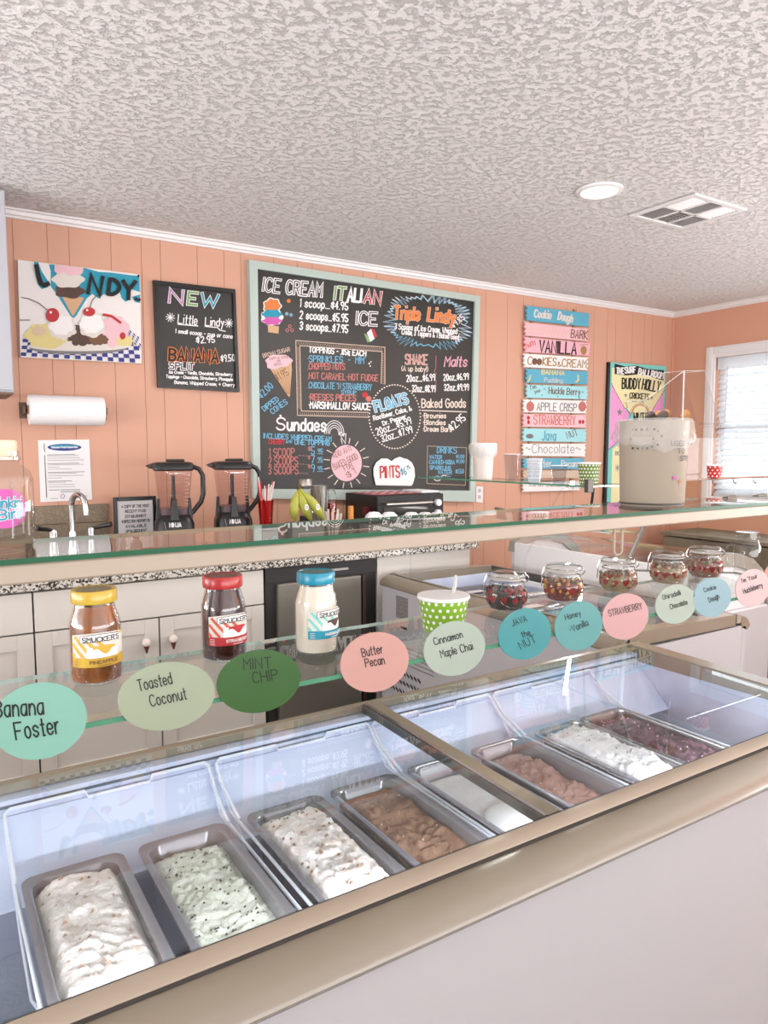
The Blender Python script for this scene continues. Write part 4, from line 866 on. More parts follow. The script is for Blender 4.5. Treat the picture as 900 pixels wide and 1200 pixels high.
# wooden spoons in a glass
q = atY(385, 600, 3.02); gx = q.x+.02
wg = obj('spoon_glass', MB().lathe([(.030, 0), (.036, .105), (.034, .105), (.028, .004), (0, .004)], 22, (gx, 3.02, CT+.0005)), M_G_CLEAR, label='clear glass holding pale spoons beside the bananas', cat='glass', org=(gx, 3.02, CT))
topz = atY(390, 597, 3.02).z
for i in range(9):
    a = i*2.4; r0 = .012; r1 = .03+.006*(i % 3)
    obj('tasting_spoon', MB().tube([(gx+r0*math.cos(a), 3.02+r0*math.sin(a), CT+.008), (gx+r1*math.cos(a), 3.02+r1*math.sin(a), topz-.01*(i % 3))], .004, 6, radii=[.003, .006]), mat('pale_spoon', (222, 210, 196), .5), label='pale tasting spoon standing in the clear glass by the bananas', cat='spoon', group='tasting spoons in the glass')
# small bottle with orange cap
q = atY(411, 612, 3.0); qt = atY(411, 594, 3.0)
vb = thing('flavour_bottle', 'tiny glass bottle with an orange cap in front of the toaster oven', 'bottle', (q.x, 3.0, CT)); z0 = CT+.0005
obj('bottle', MB().lathe([(.018, 0), (.020, .004), (.020, .105), (.010, .125), (.010, .135), (0, .135)], 18, (q.x, 3.0, z0)), glass('green_tinted', (.62, .70, .55), 1.5), vb)
obj('syrup', MB().lathe([(0, .004), (.017, .004), (.017, .10), (0, .10)], 14, (q.x, 3.0, z0)), mat('amber', (92, 104, 70), .3), vb)
obj('cap', MB().lathe([(.014, .136), (.014, qt.z-CT), (.012, qt.z-CT+.004), (0, qt.z-CT+.004)], 16, (q.x, 3.0, z0)), mat('orange_cap', (206, 130, 44), .4), vb)
obj('cap_band', MB().lathe([(.011, .132), (.0155, .134), (.0155, .142), (.012, .144)], 16, (q.x, 3.0, z0)), mat('orange_cap', (206, 130, 44), .4), vb)

# toaster oven
OX0, OX1, OY0, OY1, OZ0, OZ1 = 1.94, 2.36, 3.105, 3.44, CT+.018, 1.165
to = thing('toaster_oven', 'black toaster oven with steel handle below the PINTS sign', 'toaster oven', ((OX0+OX1)/2, 3.24, CT))
obj('housing', MB().box(OX0, OX1, OY0+.02, OY1, OZ0, OZ1), M_BLACK, to, smooth=0, bevel=.008)
obj('front_frame', MB().box(OX0, OX1, OY0, OY0+.0195, OZ0, OZ1-.004), M_BLACKM, to, smooth=0, bevel=.004)
obj('door_glass', MB().box(OX0+.035, OX1-.11, OY0-.006, OY0-.0005, OZ0+.03, OZ1-.065), mat('oven_glass', (62, 64, 60), .08, spec=.8), to, smooth=0)
obj('handle', MB().tube([(OX0+.03, OY0-.035, OZ1-.045), (OX1-.10, OY0-.035, OZ1-.045)], .008, 12), M_STEEL, to)
for xx in (OX0+.045, OX1-.115): obj('handle_post', MB().tube([(xx, OY0-.035, OZ1-.045), (xx, OY0, OZ1-.045)], .005, 8), M_STEEL, to)
for zz in (OZ1-.05, OZ1-.105, OZ1-.16): obj('dial', MB().tube([(OX1-.045, OY0-.022, zz), (OX1-.045, OY0, zz)], .018, 18), mat('dial_white', (226, 222, 224), .3), to)
obj('side_knob', MB().tube([(OX0-.02, 3.20, OZ1-.085), (OX0, 3.20, OZ1-.085)], .022, 18), mat('dark_red', (110, 34, 38), .3), to)
for xx in (OX0+.03, OX1-.03):
    for yy in (OY0+.04, OY1-.04): obj('foot', MB().lathe([(.012, 0), (.012, .0175), (0, .0175)], 12, (xx, yy, CT+.0005)), M_BLACK, to)
for i in range(7): obj('door_reflection', MB().tube([(OX0+.05+i*.045, OY0-.0075, OZ0+.05), (OX0+.05+i*.045, OY0-.0075, OZ0+.11-.005*(i % 3))], .0035, 6), mat('pale_reflection', (190, 196, 184), .3), to)  # pale bars on the door glass, painted in as its reflection
nk = thing('red_check_napkin', 'red and white patterned cloth lying on the toaster oven', 'cloth', (2.08, 3.24, OZ1))
A = Art(lambda u, v, k: Vector((OX0+.015+u*.27, OY0+.04+v*.25, OZ1+.002+.0009*k)))
obj('cloth', MB().box(OX0+.015, OX0+.285, OY0+.04, OY0+.29, OZ1+.0005, OZ1+.0022), mat('cloth_red', (190, 90, 84), .8), nk, smooth=0)
for i in range(9):
    for j in range(7):
        if (i+j) % 2: A.rect('palepink', i/9, j/7, (i+1)/9, (j+1)/7)
obj('check_pattern', A.mb, None, nk, smooth=0, recalc=False)
obj('folded_napkin', MB().box(OX0+.30, OX1-.01, OY0+.03, OY0+.22, OZ1+.0005, OZ1+.012), M_PAPER, smooth=0, bevel=.003, label='folded white napkin on the right of the toaster oven top', cat='napkin')
# upturned white paper bowls in a row in front of the oven
for i, px_ in enumerate((440, 458, 484, 500, 514)):
    p = atY(px_, 606, 2.995); r = .045
    obj('paper_bowl', MB().lathe([(r, 0), (r+.002, .003), (r*.9, .02), (r*.55, .035), (0, .038)], 22, (p.x, 3.01, max(p.z-.012, CT+.001))), M_PAPER, label='upturned small white bowl, %s in the row before the toaster oven' % ('leftmost', 'second from left', 'middle one', 'second from right', 'rightmost')[i], cat='bowl', group='upturned white bowls', org=(p.x, 3.01, p.z-.012))
pz = min(max(atY(q_, 606, 2.995).z-.012, CT+.001) for q_ in (440, 458, 484, 500, 514))-.0006
obj('bowl_tray', MB().box(1.80, 2.44, 2.966, 3.050, CT+.0005, pz), mat('grey_tray', (126, 122, 112), .4), smooth=0, bevel=.003, label='long grey tray box under the upturned white bowls', cat='tray')

# ================================================================== ICE CREAM DISPLAY FREEZERS
# section of one cabinet: across = distance from the customer side, 0 at the glass front line
FL_W = 4.2; LZ_F, LZ_R = .780, .791         # lid glass height front / rear
def LZ(y): return LZ_F+(LZ_R-LZ_F)*(y-.838)/(1.446-.838)
def freezer(name, label, T, x0, x1, dividers, open_last=False):
    """T(x, y, z): local cabinet coordinates (x along, y = .74 front .. 1.50 rear) to world"""
    org = T((x0+x1)/2, 1.12, 0); t = thing(name, label, 'freezer', tuple(org))
    def bx(nm, a, b, c, d, e, f, m, bevel=0, par=None):
        P = [T(a, c, e), T(b, c, e), T(b, d, e), T(a, d, e), T(a, c, f), T(b, c, f), T(b, d, f), T(a, d, f)]
        return obj(nm, MB().hexa(P), m, par or t, smooth=0, bevel=bevel)
    def pr(nm, prof, m, smooth=50, a=None, b=None, par=None):
        a = x0 if a is None else a; b = x1 if b is None else b; n = len(prof)
        mb = MB(); mb.add([T(a, p[0], p[1]) for p in prof]+[T(b, p[0], p[1]) for p in prof], [tuple(range(n)), tuple(reversed(range(n, 2*n)))]+[(k, k+n, (k+1) % n+n, (k+1) % n) for k in range(n)])
        return obj(nm, mb, m, par or t, smooth=smooth)
    bx('front_panel', x0, x1, .772, .796, .10, .735, M_BODY)
    bx('plinth', x0+.02, x1-.02, .80, 1.46, 0, .0995, M_BLACKM)
    bx('rear_panel', x0, x1, 1.472, 1.494, .10, .745, M_BODY)
    bx('end_panel', x0, x0+.018, .797, 1.471, .10, .74, M_BODY); bx('end_panel', x1-.018, x1, .797, 1.471, .10, .74, M_BODY)
    pr('bumper', [(.800, .7745), (.785, .7735), (.768, .766), (.756, .755), (.747, .742), (.745, .737), (.750, .728), (.762, .722), (.772, .722), (.80, .7355)], M_TAUPE)
    pr('bumper_seam', [(.8005, .7775), (.8035, .7785), (.8035, .76), (.8005, .76)], M_SEAM)
    pr('front_rail', [(.8037, .7775), (.806, .781), (.826, .7865), (.831, .7865), (.831, .752), (.8037, .752)], M_RAIL)
    pr('front_gasket', [(.8312, .786), (.838, .7835), (.838, .752), (.8312, .752)], M_DKRAIL)
    # rear rail
    pr('rear_frame', [(1.432, .797), (1.4463, .7975), (1.4463, .7785), (1.432, .7785)], M_OLIVE)
    pr('rear_gap', [(1.4465, .7935), (1.4505, .7935), (1.4505, .76), (1.4465, .76)], M_SEAM)
    pr('rear_rail', [(1.4507, .7925), (1.455, .7945), (1.475, .7865), (1.495, .7755), (1.506, .762), (1.508, .750), (1.500, .742), (1.4507, .742)], M_TAUPE)
    for a, b in ((x0, x0+.05), (x1-.05, x1)):
        pr('end_rail', [(.8385, .787), (1.4315, .799), (1.4315, .752), (.8385, .745)], M_TAUPE, 0, a, b)
    # liner
    IY0, IY1, IX0, IX1 = .856, 1.405, x0+.052, x1-.052
    ln = bx('liner_rear', IX0, IX1, IY1, IY1+.008, .36, .778, M_LINER)
    pr('liner_sheet', [(1.4035, .750), (1.4005, .750), (1.287, .640), (1.290, .640)], M_FROST, 0, IX0+.002, IX1-.002, ln)
    bx('liner_slot', IX0+.01, IX1-.01, IY1-.002, IY1-.0003, .7640, .7690, mat('slot_dark', (90, 100, 110), .5), 0, ln)
    bx('liner_front', IX0, IX1, IY0-.008, IY0, .36, .752, M_LINER); bx('liner_end', IX0-.008, IX0, IY0, IY1, .36, .752, M_LINER); bx('liner_end', IX1, IX1+.008, IY0, IY1, .36, .752, M_LINER)
    bx('liner_floor', IX0, IX1, IY0, IY1, .352, .36, M_DEEP)
    bx('rear_ledge', IX0, IX1, IY1+.0085, 1.4460, .752, .778, M_LINER)
    # lids
    xs_ = [x0+.052]+list(dividers)+[x1-.052]
    for i in range(len(xs_)-1-int(open_last)):
        a = xs_[i]+(.016 if i else 0); b = xs_[i+1]-(.016 if i < len(xs_)-2 else 0)
        P = [T(a, .8385, LZ(.8385)), T(b, .8385, LZ(.8385)), T(b, 1.4315, LZ(1.4315)), T(a, 1.4315, LZ(1.4315))]
        P2 = [p+Vector((0, 0, .005)) for p in P]; obj('lid_pane', MB().hexa(P+P2), M_G_LID, t, smooth=0)
    for dx in dividers:
        f = pr('lid_divider', [(.8385, .7845), (1.4315, .7995), (1.4315, .778), (.8385, .766)], M_OLIVE, 0, dx-.013, dx+.015)
        pr('divider_track', [(.8385, .7850), (1.4315, .7995), (1.4315, .778), (.8385, .766)], M_CHROME, 0, dx-.021, dx-.0135, f)
        pr('divider_seal', [(.8385, .7830), (1.4315, .7975), (1.4315, .778), (.8385, .766)], M_DKRAIL, 0, dx-.0245, dx-.0215, f)
    # unseen strip light added under the front edge to brighten liner and tubs
    lp = bx('fill_light_housing', IX0+.05, IX1-.05, .8565, .868, .728, .751, M_WHITE)
    pc_ = T((IX0+IX1)/2, .872, .738); dr = (T(0, 1, 0)-T(0, 0, 0)).normalized()
    al = area('freezer_fill_light', pc_, (0, 0, 0), IX1-IX0-.12, .02, FL_W, (.86, .90, 1))
    al.rotation_euler = (dr*.96+Vector((0, 0, -.14))).to_track_quat('-Z', 'Z').to_euler(); al.data.shape = 'RECTANGLE'
    return t
T1 = lambda x, y, z: Vector((x, y, z))
fz = freezer('display_freezer', 'long white ice cream display freezer with taupe bumper in the foreground', T1, -.42, 1.862, [.874])
FX2 = 3.345   # second cabinet: rotated, customer side faces +x
T2 = lambda x, y, z: Vector((FX2-y, x, z))
fz2 = freezer('display_freezer', 'second white display freezer behind, at right angles beside the granite worktop', T2, 1.515, 2.925, [2.2], True)
# service side details of the second cabinet (x = 1.85)
sx = FX2-1.494
for i in range(9):
    for j in range(3):
        p = Vector((sx-.0015, 2.60+i*.03, .250+j*.045)); obj('vent_slot', MB().hexa([p+Vector(v) for v in ((0, 0, 0), (.002, 0, 0), (.002, .022, .012), (0, .022, .012), (0, 0, .012), (.002, 0, .012), (.002, .022, .024), (0, .022, .024))]), M_SEAM, fz2, smooth=0)
for i in range(5): obj('vent_line', MB().box(sx-.001, sx, 2.50, 2.80, .40+i*.02, .404+i*.02), mat('line_grey', (130, 124, 116), .5), fz2, smooth=0)
obj('control_sticker', MB().box(sx-.001, sx, 2.70, 2.80, .61, .715), mat('sticker_grey', (146, 142, 140), .5, speck=(260, (110, 106, 104), .45, .55)), fz2, smooth=0)
obj('lock_plate', MB().box(sx-.002, sx, 2.71, 2.76, .565, .575), M_SEAM, fz2, smooth=0)

# ---- tubs
def rrect(hx, hy, r, n=5):
    out = []
    for cx_, cy_, a0 in ((hx-r, hy-r, 0), (-hx+r, hy-r, PI/2), (-hx+r, -hy+r, PI), (hx-r, -hy+r, 3*PI/2)):
        for i in range(n+1): a = a0+PI/2*i/n; out.append((cx_+r*math.cos(a), cy_+r*math.sin(a)))
    return out
def loft(rings):
    mb = MB(); n = len(rings[0][0]); vs = [(x, y, z) for ring, z in rings for x, y in ring]
    mb.add(vs, [(j*n+k, j*n+(k+1) % n, (j+1)*n+(k+1) % n, (j+1)*n+k) for j in range(len(rings)-1) for k in range(n)]); return mb
TW, TL = .0805, .172
def tub_mesh():
    mb = loft([(rrect(TW, TL, .022), -.004), (rrect(TW, TL, .022), 0), (rrect(TW-.010, TL-.010, .022), .0), (rrect(TW-.014, TL-.014, .026), -.004), (rrect(TW-.022, TL-.024, .03), -.118)])
    r = rrect(TW-.022, TL-.024, .03); mb.face([(x, y, -.118) for x, y in r])
    r2 = rrect(TW-.020, TL-.022, .03)
    return mb
def icecream_mesh(seed, lvl, style):
    mb = MB(); nx, ny = 34, 68; hx, hy, rr = TW-.0118, TL-.012, .027; idx = {}; vs = []
    # superellipse-like grid squeezed into the rounded tub
    off = Vector((seed*7.3, seed*3.1, 0))
    for j in range(ny+1):
        for i in range(nx+1):
            u = -1+2*i/nx; v = -1+2*j/ny
            ax = hx; yy = v*hy; d = hy-abs(yy)
            if d < rr: ax = hx-rr+math.sqrt(max(rr*rr-(rr-d)**2, 0))
            x = u*ax; e = max(abs(u), 0); edge = min(1, (1-abs(u))*4)*min(1, (1-abs(v))*6)
            p = Vector((x*1.0, yy, 0))
            big = noise.noise(p*16+off)*.5; rip = noise.noise(Vector((x*38+noise.noise(p*30+off)*2.2, yy*95, 3))+off); fine = noise.noise(p*150+off)
            z = lvl+.024*big+.004*rip+.0032*fine
            if style == 'scooped': z -= .020*max(0, -v)**.5*(1-u*u)*.9; z += .010*abs(noise.noise(p*60+off))
            if style == 'mound': z += .020*(1-u*u)*(1-v*v)+.014*abs(noise.noise(p*42+off))+.008*abs(noise.noise(p*110+off))
            if style == 'swirl': z += .016*(1-u*u)-.014*math.exp(-((x+.008)**2+(yy-.01)**2)/.0005)-.009*math.exp(-((x-.01)**2+(yy+.075)**2)/.0003)+.0035*math.sin(yy*260+5*math.sin(x*46))*max(0, 1-abs(yy+.06)*12)*(1-u*u)+.006*abs(noise.noise(p*46+off))
            if style == 'flat': z = lvl+.004*big+.0015*fine
            z = z*(.25+.75*edge)+(lvl-.014)*(1-edge)*.75
            vs.append((x, yy, min(z, .012)))
    n1 = nx+1
    mb.add(vs, [(j*n1+i, j*n1+i+1, (j+1)*n1+i+1, (j+1)*n1+i) for j in range(ny) for i in range(nx)]); return mb
def cream_mat(name, c1, c2, s=30, lo=.45, hi=.62, b=.6):
    return mat(name, c1, .55, bump=(220, b, .004), speck=(s, c2, lo, hi))
TUBS = [  # x, mats, level, style, bits(colour, count, size)
 (.181, cream_mat('cream_vanilla_caramel', (240, 230, 224), (206, 178, 150), 26, .60, .74), -.014, 'swirl', ((152, 122, 98), 50, .0042), 'tub of off white ice cream with brown swirls, leftmost in the freezer'),
 (.366, cream_mat('cream_mint', (226, 226, 212), (212, 214, 196), 30), -.022, 'scooped', ((44, 38, 36), 150, .0026), 'tub of pale mint ice cream with dark chips, second from left'),
 (.568, cream_mat('cream_white_nut', (242, 234, 230), (226, 210, 200), 26), -.012, 'mound', ((132, 104, 82), 80, .0040), 'tub of white ice cream with brown nut pieces, third from left'),
 (.748, cream_mat('cream_toffee', (152, 116, 92), (122, 88, 68), 34), -.016, 'scooped', ((196, 166, 142), 40, .0026), 'tub of brown chocolate ice cream, fourth from left'),
 (.938, cream_mat('cream_white', (226, 222, 222), (214, 208, 208), 20), -.030, 'flat', None, 'tub of smooth white ice cream with a round white disc under the lid divider'),
 (1.118, cream_mat('cream_redbrown', (168, 128, 116), (150, 106, 92), 18), -.026, 'scooped', ((190, 160, 150), 40, .0024), 'tub of reddish brown ice cream right of the lid divider'),
 (1.318, cream_mat('cream_snow', (246, 242, 242), (226, 222, 226), 26), -.006, 'mound', ((150, 130, 120), 40, .003), 'tub of bright white fluffy ice cream under the right hand lid'),
 (1.482, cream_mat('cream_berry', (118, 82, 92), (70, 46, 56), 40, .4, .6), -.016, 'mound', ((200, 170, 180), 60, .003), 'tub of dark berry ripple ice cream, rightmost in the near freezer')]
tubm = None; TZ = .700; TY = 1.098
import bmesh
for k, (x, cm, lvl, style, bits, lab) in enumerate(TUBS):
    t = thing('ice_cream_tub', lab, 'ice cream', (0, 0, 0), 'ice cream tubs in the near freezer')
    if tubm is None: tb = obj('tub', tub_mesh(), M_TUB, t); tubm = tb.data
    else: tb = bpy.data.objects.new('tub', tubm); COL.objects.link(tb); tb.parent = t
    im = icecream_mesh(k+1, lvl, style); ic = obj('ice_cream', im, cm, t, smooth=80, recalc=False)
    if bits:
        rn = random.Random(k); mb = MB(); col, cnt, sz = bits
        for _ in range(cnt):
            p = im.v[rn.randrange(len(im.v))]
            if abs(p.x) > TW-.022 or abs(p.y) > TL-.024: continue
            r = sz*rn.uniform(.6, 1.3); a = [Vector((p.x+rn.uniform(-1, 1)*r, p.y+rn.uniform(-1, 1)*r*1.2, p.z+rn.uniform(-.2, .9)*r)) for _ in range(4)]
            a = [Vector((p.x-r, p.y-r*.7, p.z)), Vector((p.x+r, p.y-r*.4, p.z)), Vector((p.x, p.y+r, p.z)), Vector((p.x+r*.2, p.y, p.z+r))]
            mb.add(a, [(0, 2, 1), (0, 1, 3), (1, 2, 3), (2, 0, 3)])
        obj('mixed_in_pieces', mb, mat('bits_%d' % k, col, .6), ic, kind='stuff', smooth=0)
    if k == 4:
        obj('paper_disc', MB().lathe([(0, 0), (.058, .001), (.060, .004), (.052, .008), (0, .010)], 24, (.012, -.085, -.028)), M_PAPER, ic)
    t.location = (x, TY, TZ)
# tubs of the second freezer
M2 = [cream_mat('cream_b%d' % i, c, tuple(v-16 for v in c), 24) for i, c in enumerate(((236, 232, 232), (214, 224, 232), (240, 234, 226), (206, 220, 226), (232, 224, 226), (220, 228, 234)))]
for i in range(6):
    t = thing('ice_cream_tub', 'pale ice cream tub in the rear freezer, %s from its far end' % ('first', 'second', 'third', 'fourth', 'fifth', 'sixth')[i], 'ice cream', (0, 0, 0), 'ice cream tubs in the rear freezer')
    tb = bpy.data.objects.new('tub', tubm); COL.objects.link(tb); tb.parent = t
    obj('ice_cream', icecream_mesh(20+i, -.02, 'mound' if i % 2 else 'flat'), M2[i], t, smooth=80, recalc=False)
    t.rotation_euler = (0, 0, PI/2); t.location = (FX2-TY, 2.77-(i//2)*.40-(i % 2)*.19, TZ)

# ---- wire hangers, each carrying two tubs
def hanger(x0, x1, lab, T=T1, det=True):
    Yb = 1.396; Yf = .885; zt = .7655; zb = .688
    o = T((x0+x1)/2, 1.15, zb); t = thing('tub_hanger', lab, 'wire hanger', tuple(o), 'white wire hangers')
    W = x1-x0; m1, m2 = x0+W*.36, x0+W*.68
    obj('top_wire', MB().tube([T(*p) for p in ((x0, Yb-.045, zb+.03), (x0, Yb, zt-.008), (x0+.008, Yb, zt), (m1, Yb, zt), (m1+.006, Yb, zt-.012), (m2, Yb, zt-.012), (m2+.006, Yb, zt), (x1-.008, Yb, zt), (x1, Yb, zt-.008), (x1, Yb-.045, zb+.03))], .0032, 8), M_WIRE, t)
    for x in (x0, x1):
        s = .016 if x == x0 else -.016
        obj('side_wire', MB().tube([T(*p) for p in ((x, Yb-.045, zb+.03), (x+s*.1, Yb-.075, zb), (x+s*.1, Yf, zb))], .0032, 8), M_WIRE, t)
        obj('brace_wire', MB().tube([T(*p) for p in ((x, Yb-.002, zt-.03), (x+s*.2, 1.275, zb+.003))], .0032, 8), M_WIRE, t)
        obj('lower_wire', MB().tube([T(*p) for p in ((x+s*.1, 1.30, zb), (x+s*.2, 1.22, zb-.06), (x+s*.2, 1.10, zb-.08), (x+s*.2, .95, zb))], .0028, 8), M_WIRE, t)
    obj('front_wire', MB().tube([T(*p) for p in ((x0, Yf, zb), (x1, Yf, zb))], .0032, 8), M_WIRE, t)
for a, b, l in ((.092, .462, 'white wire tub hanger around the two leftmost tubs'), (.478, .848, 'white wire tub hanger around the third and fourth tubs'), (.850+.005, 1.215, 'white wire tub hanger under the lid divider'), (1.226, 1.596, 'white wire tub hanger around the two rightmost tubs')): hanger(a, b, l)
for a, b, l in ((2.485, 2.862, 'white wire tub hanger at the far end of the rear freezer'), (2.085, 2.465, 'white wire tub hanger in the middle of the rear freezer')): hanger(a, b, l, T2)

# ================================================================== GLASS SHELF STANDS
def shelf_stand(name, label, T, x0, x1, xl1, brx, rail=True, posts=()):
    t = thing(name, label, 'shelf', tuple(T((x0+x1)/2, 1.48, .79)))
    def hx(nm, a, b, y0, y1, za, zb, th, m, bevel=0, par=None):   # slab whose height runs za (front) to zb (rear)
        P = [T(a, y0, za-th), T(b, y0, za-th), T(b, y1, zb-th), T(a, y1, zb-th), T(a, y0, za), T(b, y0, za), T(b, y1, zb), T(a, y1, zb)]
        return obj(nm, MB().hexa(P), m, par or t, smooth=0, bevel=bevel)
    up = hx('upper_shelf', x0, x1, 1.033, 1.250, 1.2605, 1.2605, .007, M_G_SHELF)
    hx('front_edge', x0, x1, 1.0300, 1.0328, 1.2605, 1.2605, .0072, M_GREEN, 0, up)
    hx('rear_edge', x0, x1, 1.2502, 1.2515, 1.2605, 1.2605, .007, M_GREENP, 0, up)
    if rail:
        r_ = hx('shelf_rail', x0, x1, 1.034, 1.060, 1.2530, 1.2530, .027, M_RAIL, .003)
    za, zb = 1.0630, 1.0765
    lo = hx('lower_shelf', x0, xl1, .9325, 1.128, za, zb, .006, M_G_SHELF)
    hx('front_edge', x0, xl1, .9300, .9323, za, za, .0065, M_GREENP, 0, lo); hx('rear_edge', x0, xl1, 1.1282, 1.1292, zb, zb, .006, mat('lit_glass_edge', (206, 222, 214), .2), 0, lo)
    for p in posts:
        P = [T(p, 1.475, .79), T(p+.012, 1.475, .79), T(p+.012, 1.49, .79), T(p, 1.49, .79)]
        pts = [T(p+.006, 1.478, .792), T(p+.006, 1.485, 1.03), T(p+.006, 1.40, 1.20), T(p+.006, 1.20, 1.246), T(p+.006, 1.065, 1.246)]
        obj('post', MB().tube(pts, .007, 10), M_STEEL, t)
        obj('shelf_bracket', MB().tube([T(p+.006, 1.485, 1.02), T(p+.006, 1.12, 1.064), T(p+.006, .95, 1.054)], .004, 8), M_STEEL, t)
    return t
s1 = shelf_stand('glass_shelf_stand', 'two tier clear glass shelf with green edge above the near freezer', T1, -.36, 1.86, 1.72, None, True, (-.34, 1.838))
s2 = shelf_stand('glass_shelf_stand', 'two tier clear glass shelf above the rear freezer holding cups', lambda x, y, z: T2(x, y-.013, z), 1.87, 2.99, 2.94, None, False, ())
for yy in (1.95, 2.70):
    obj('post', MB().tube([T2(yy, 1.478, .792), T2(yy, 1.485, 1.0), T2(yy, 1.30, 1.2475), T2(yy, 1.03, 1.2475)], .004, 8), M_G_ACR, s2)
obj('clip', MB().box(2.095-.0, 2.125, 1.865, 1.885, 1.235, 1.285), mat('dark_clip', (84, 80, 76), .4, .5), s2, smooth=0, bevel=.002)
obj('strut', MB().tube([T2(1.875, 1.21, 1.25), T2(1.94, 1.16, 1.08)], .005, 8), M_BLACKM, s2)
# U shaped metal bracket hanging below the rail
ub = obj('hanging_bracket', MB().tube([(1.262, 1.048, 1.2255), (1.262, 1.048, 1.175), (1.268, 1.048, 1.168), (1.282, 1.048, 1.168), (1.288, 1.048, 1.175), (1.288, 1.048, 1.2255)], .003, 8), M_RAIL, s1)

# ================================================================== THINGS ON THE GLASS SHELVES
def z_low(y): return 1.0630+(1.0765-1.0630)*(y-.9325)/(1.128-.9325)
def hug(r, zoff=0):      # drawing wrapped round a cylinder of radius r; u metres to the right, v metres down from the origin
    return lambda u, v, k: Vector(((r+.0004*k)*math.sin(u/r), -(r+.0004*k)*math.cos(u/r), zoff-v))
def face_rot(x, y, skew):     # turns local -Y towards the camera, skewed to the viewer's right
    w_ = Vector((-x, -y, 0)).normalized(); rr = Vector((-w_.y, w_.x, 0)); 
    if rr.dot(Vector((_r.x, _r.y, 0))) < 0: rr = -rr
    d = w_*math.cos(skew)+rr*math.sin(skew); return math.atan2(d.x, -d.y)

# ---- oval flavour cards taped along the edge of the lower shelf
OV = [((46, 845), 56, 45, (134, 205, 182), 'mint green', [('Banana', (-52, -4), (5, -8), 24), ('Foster', (-27, 22), (24, 14), 24)], 3.0, 'Banana Foster'),
      ((195, 816), 57, 40, (170, 184, 150), 'sage', [('Toasted', (-32, -6), (7, -15), 16), ('Coconut', (-18, 12), (24, 3), 16)], 1.8, 'Toasted Coconut'),
      ((303, 798.5), 49, 37, (52, 108, 36), 'dark green', [('MINT', (-17, -14), (15, -16), 15), ('CHIP', (-6, 2), (23, -2), 15)], 1.5, 'MINT CHIP'),
      ((439, 776), 40, 35, (222, 158, 146), 'salmon', [('Butter', (-14, -6), (10, -11), 12), ('Pecan', (-10, 6), (12, 2), 12)], 1.5, 'Butter Pecan'),
      ((532.5, 760), 36, 32, (176, 194, 176), 'grey green', [('Cinnamon', (-23, -4), (10, -13), 10), ('Maple Chai', (-15, 11), (22, 1), 11)], 1.3, 'Cinnamon Maple Chai'),
      ((615, 743), 31, 30, (60, 162, 168), 'teal', [('JAVA', (-14, -9), (3, -15), 9), ('the', (-3, 4), (7, 1), 8), ('NUT', (-4, 18), (14, 9), 11)], 1.1, 'JAVA the NUT'),
      ((678, 733.5), 28, 29, (92, 172, 172), 'dusty teal', [('Honey', (-15, -7), (3, -12), 8), ('-Vanilla', (-9, 8), (12, -1), 9)], 1.0, 'Honey Vanilla'),
      ((733, 722.5), 27, 27, (224, 164, 164), 'pink', [('STRAWBERRY', (-19, 0), (20, -9), 9)], 1.0, 'STRAWBERRY'),
      ((792, 708), 24, 23, (178, 196, 180), 'pale sage', [('Ghiradelli', (-15, -5), (6, -11), 7), ('Chocolate', (-6, 6), (14, 0), 7)], .9, 'Ghiradelli Chocolate'),
      ((834.5, 700), 22.5, 23, (140, 186, 200), 'pale blue', [('Cookie', (-9, -6), (5, -10), 6), ('Dough', (-3, 6), (9, 1), 7)], .9, 'Cookie Dough'),
      ((882, 689), 20, 22, (226, 190, 192), 'pale pink', [("I'm Your", (-12, -6), (6, -12), 6), ('Huckleberry', (-10, 7), (12, -1), 7)], .9, "I'm Your Huckleberry"),
      ((906, 682), 12, 22, (222, 150, 130), 'coral', [], .9, '')]
OY = .9255
for i, (c, rx, ry, col, cn, words, sw, full) in enumerate(OV):
    OY = .9255 if i < 11 else .9277
    nm = 'flavour_card'; p = atY(c[0], c[1], OY)
    lab = '%s oval card lettered %s on the shelf edge' % (cn, full) if full else 'coral oval card cut off at the right edge of the frame'
    t = thing(nm, lab, 'flavour card', tuple(p), 'oval flavour cards on the shelf edge')
    n = 44; ext = .0; front = [atY(c[0]+rx*math.cos(2*PI*k/n), c[1]+ry*math.sin(2*PI*k/n)-rx*math.cos(2*PI*k/n)*.10, OY) for k in range(n)]
    mb = MB(); mb.add(front+[q+Vector((0, .0018, 0)) for q in front], [tuple(range(n)), tuple(range(2*n-1, n-1, -1))]+[(k, k+n, (k+1) % n+n, (k+1) % n) for k in range(n)])
    obj('card', mb, mat('card_%d' % i, tuple(int((v*.80+sum(col)/3*.20)*.90) for v in col), .35, spec=.5, coat=.3), t, smooth=0)
    A = Art(lambda u, v, k, c=c: atY(c[0]+u, c[1]+v, OY-.0004*k))
    for s_, a, b, h in words: A.text('black', s_, a, b, h*.82, sw*.72, jit=.2)
    A.build(t)

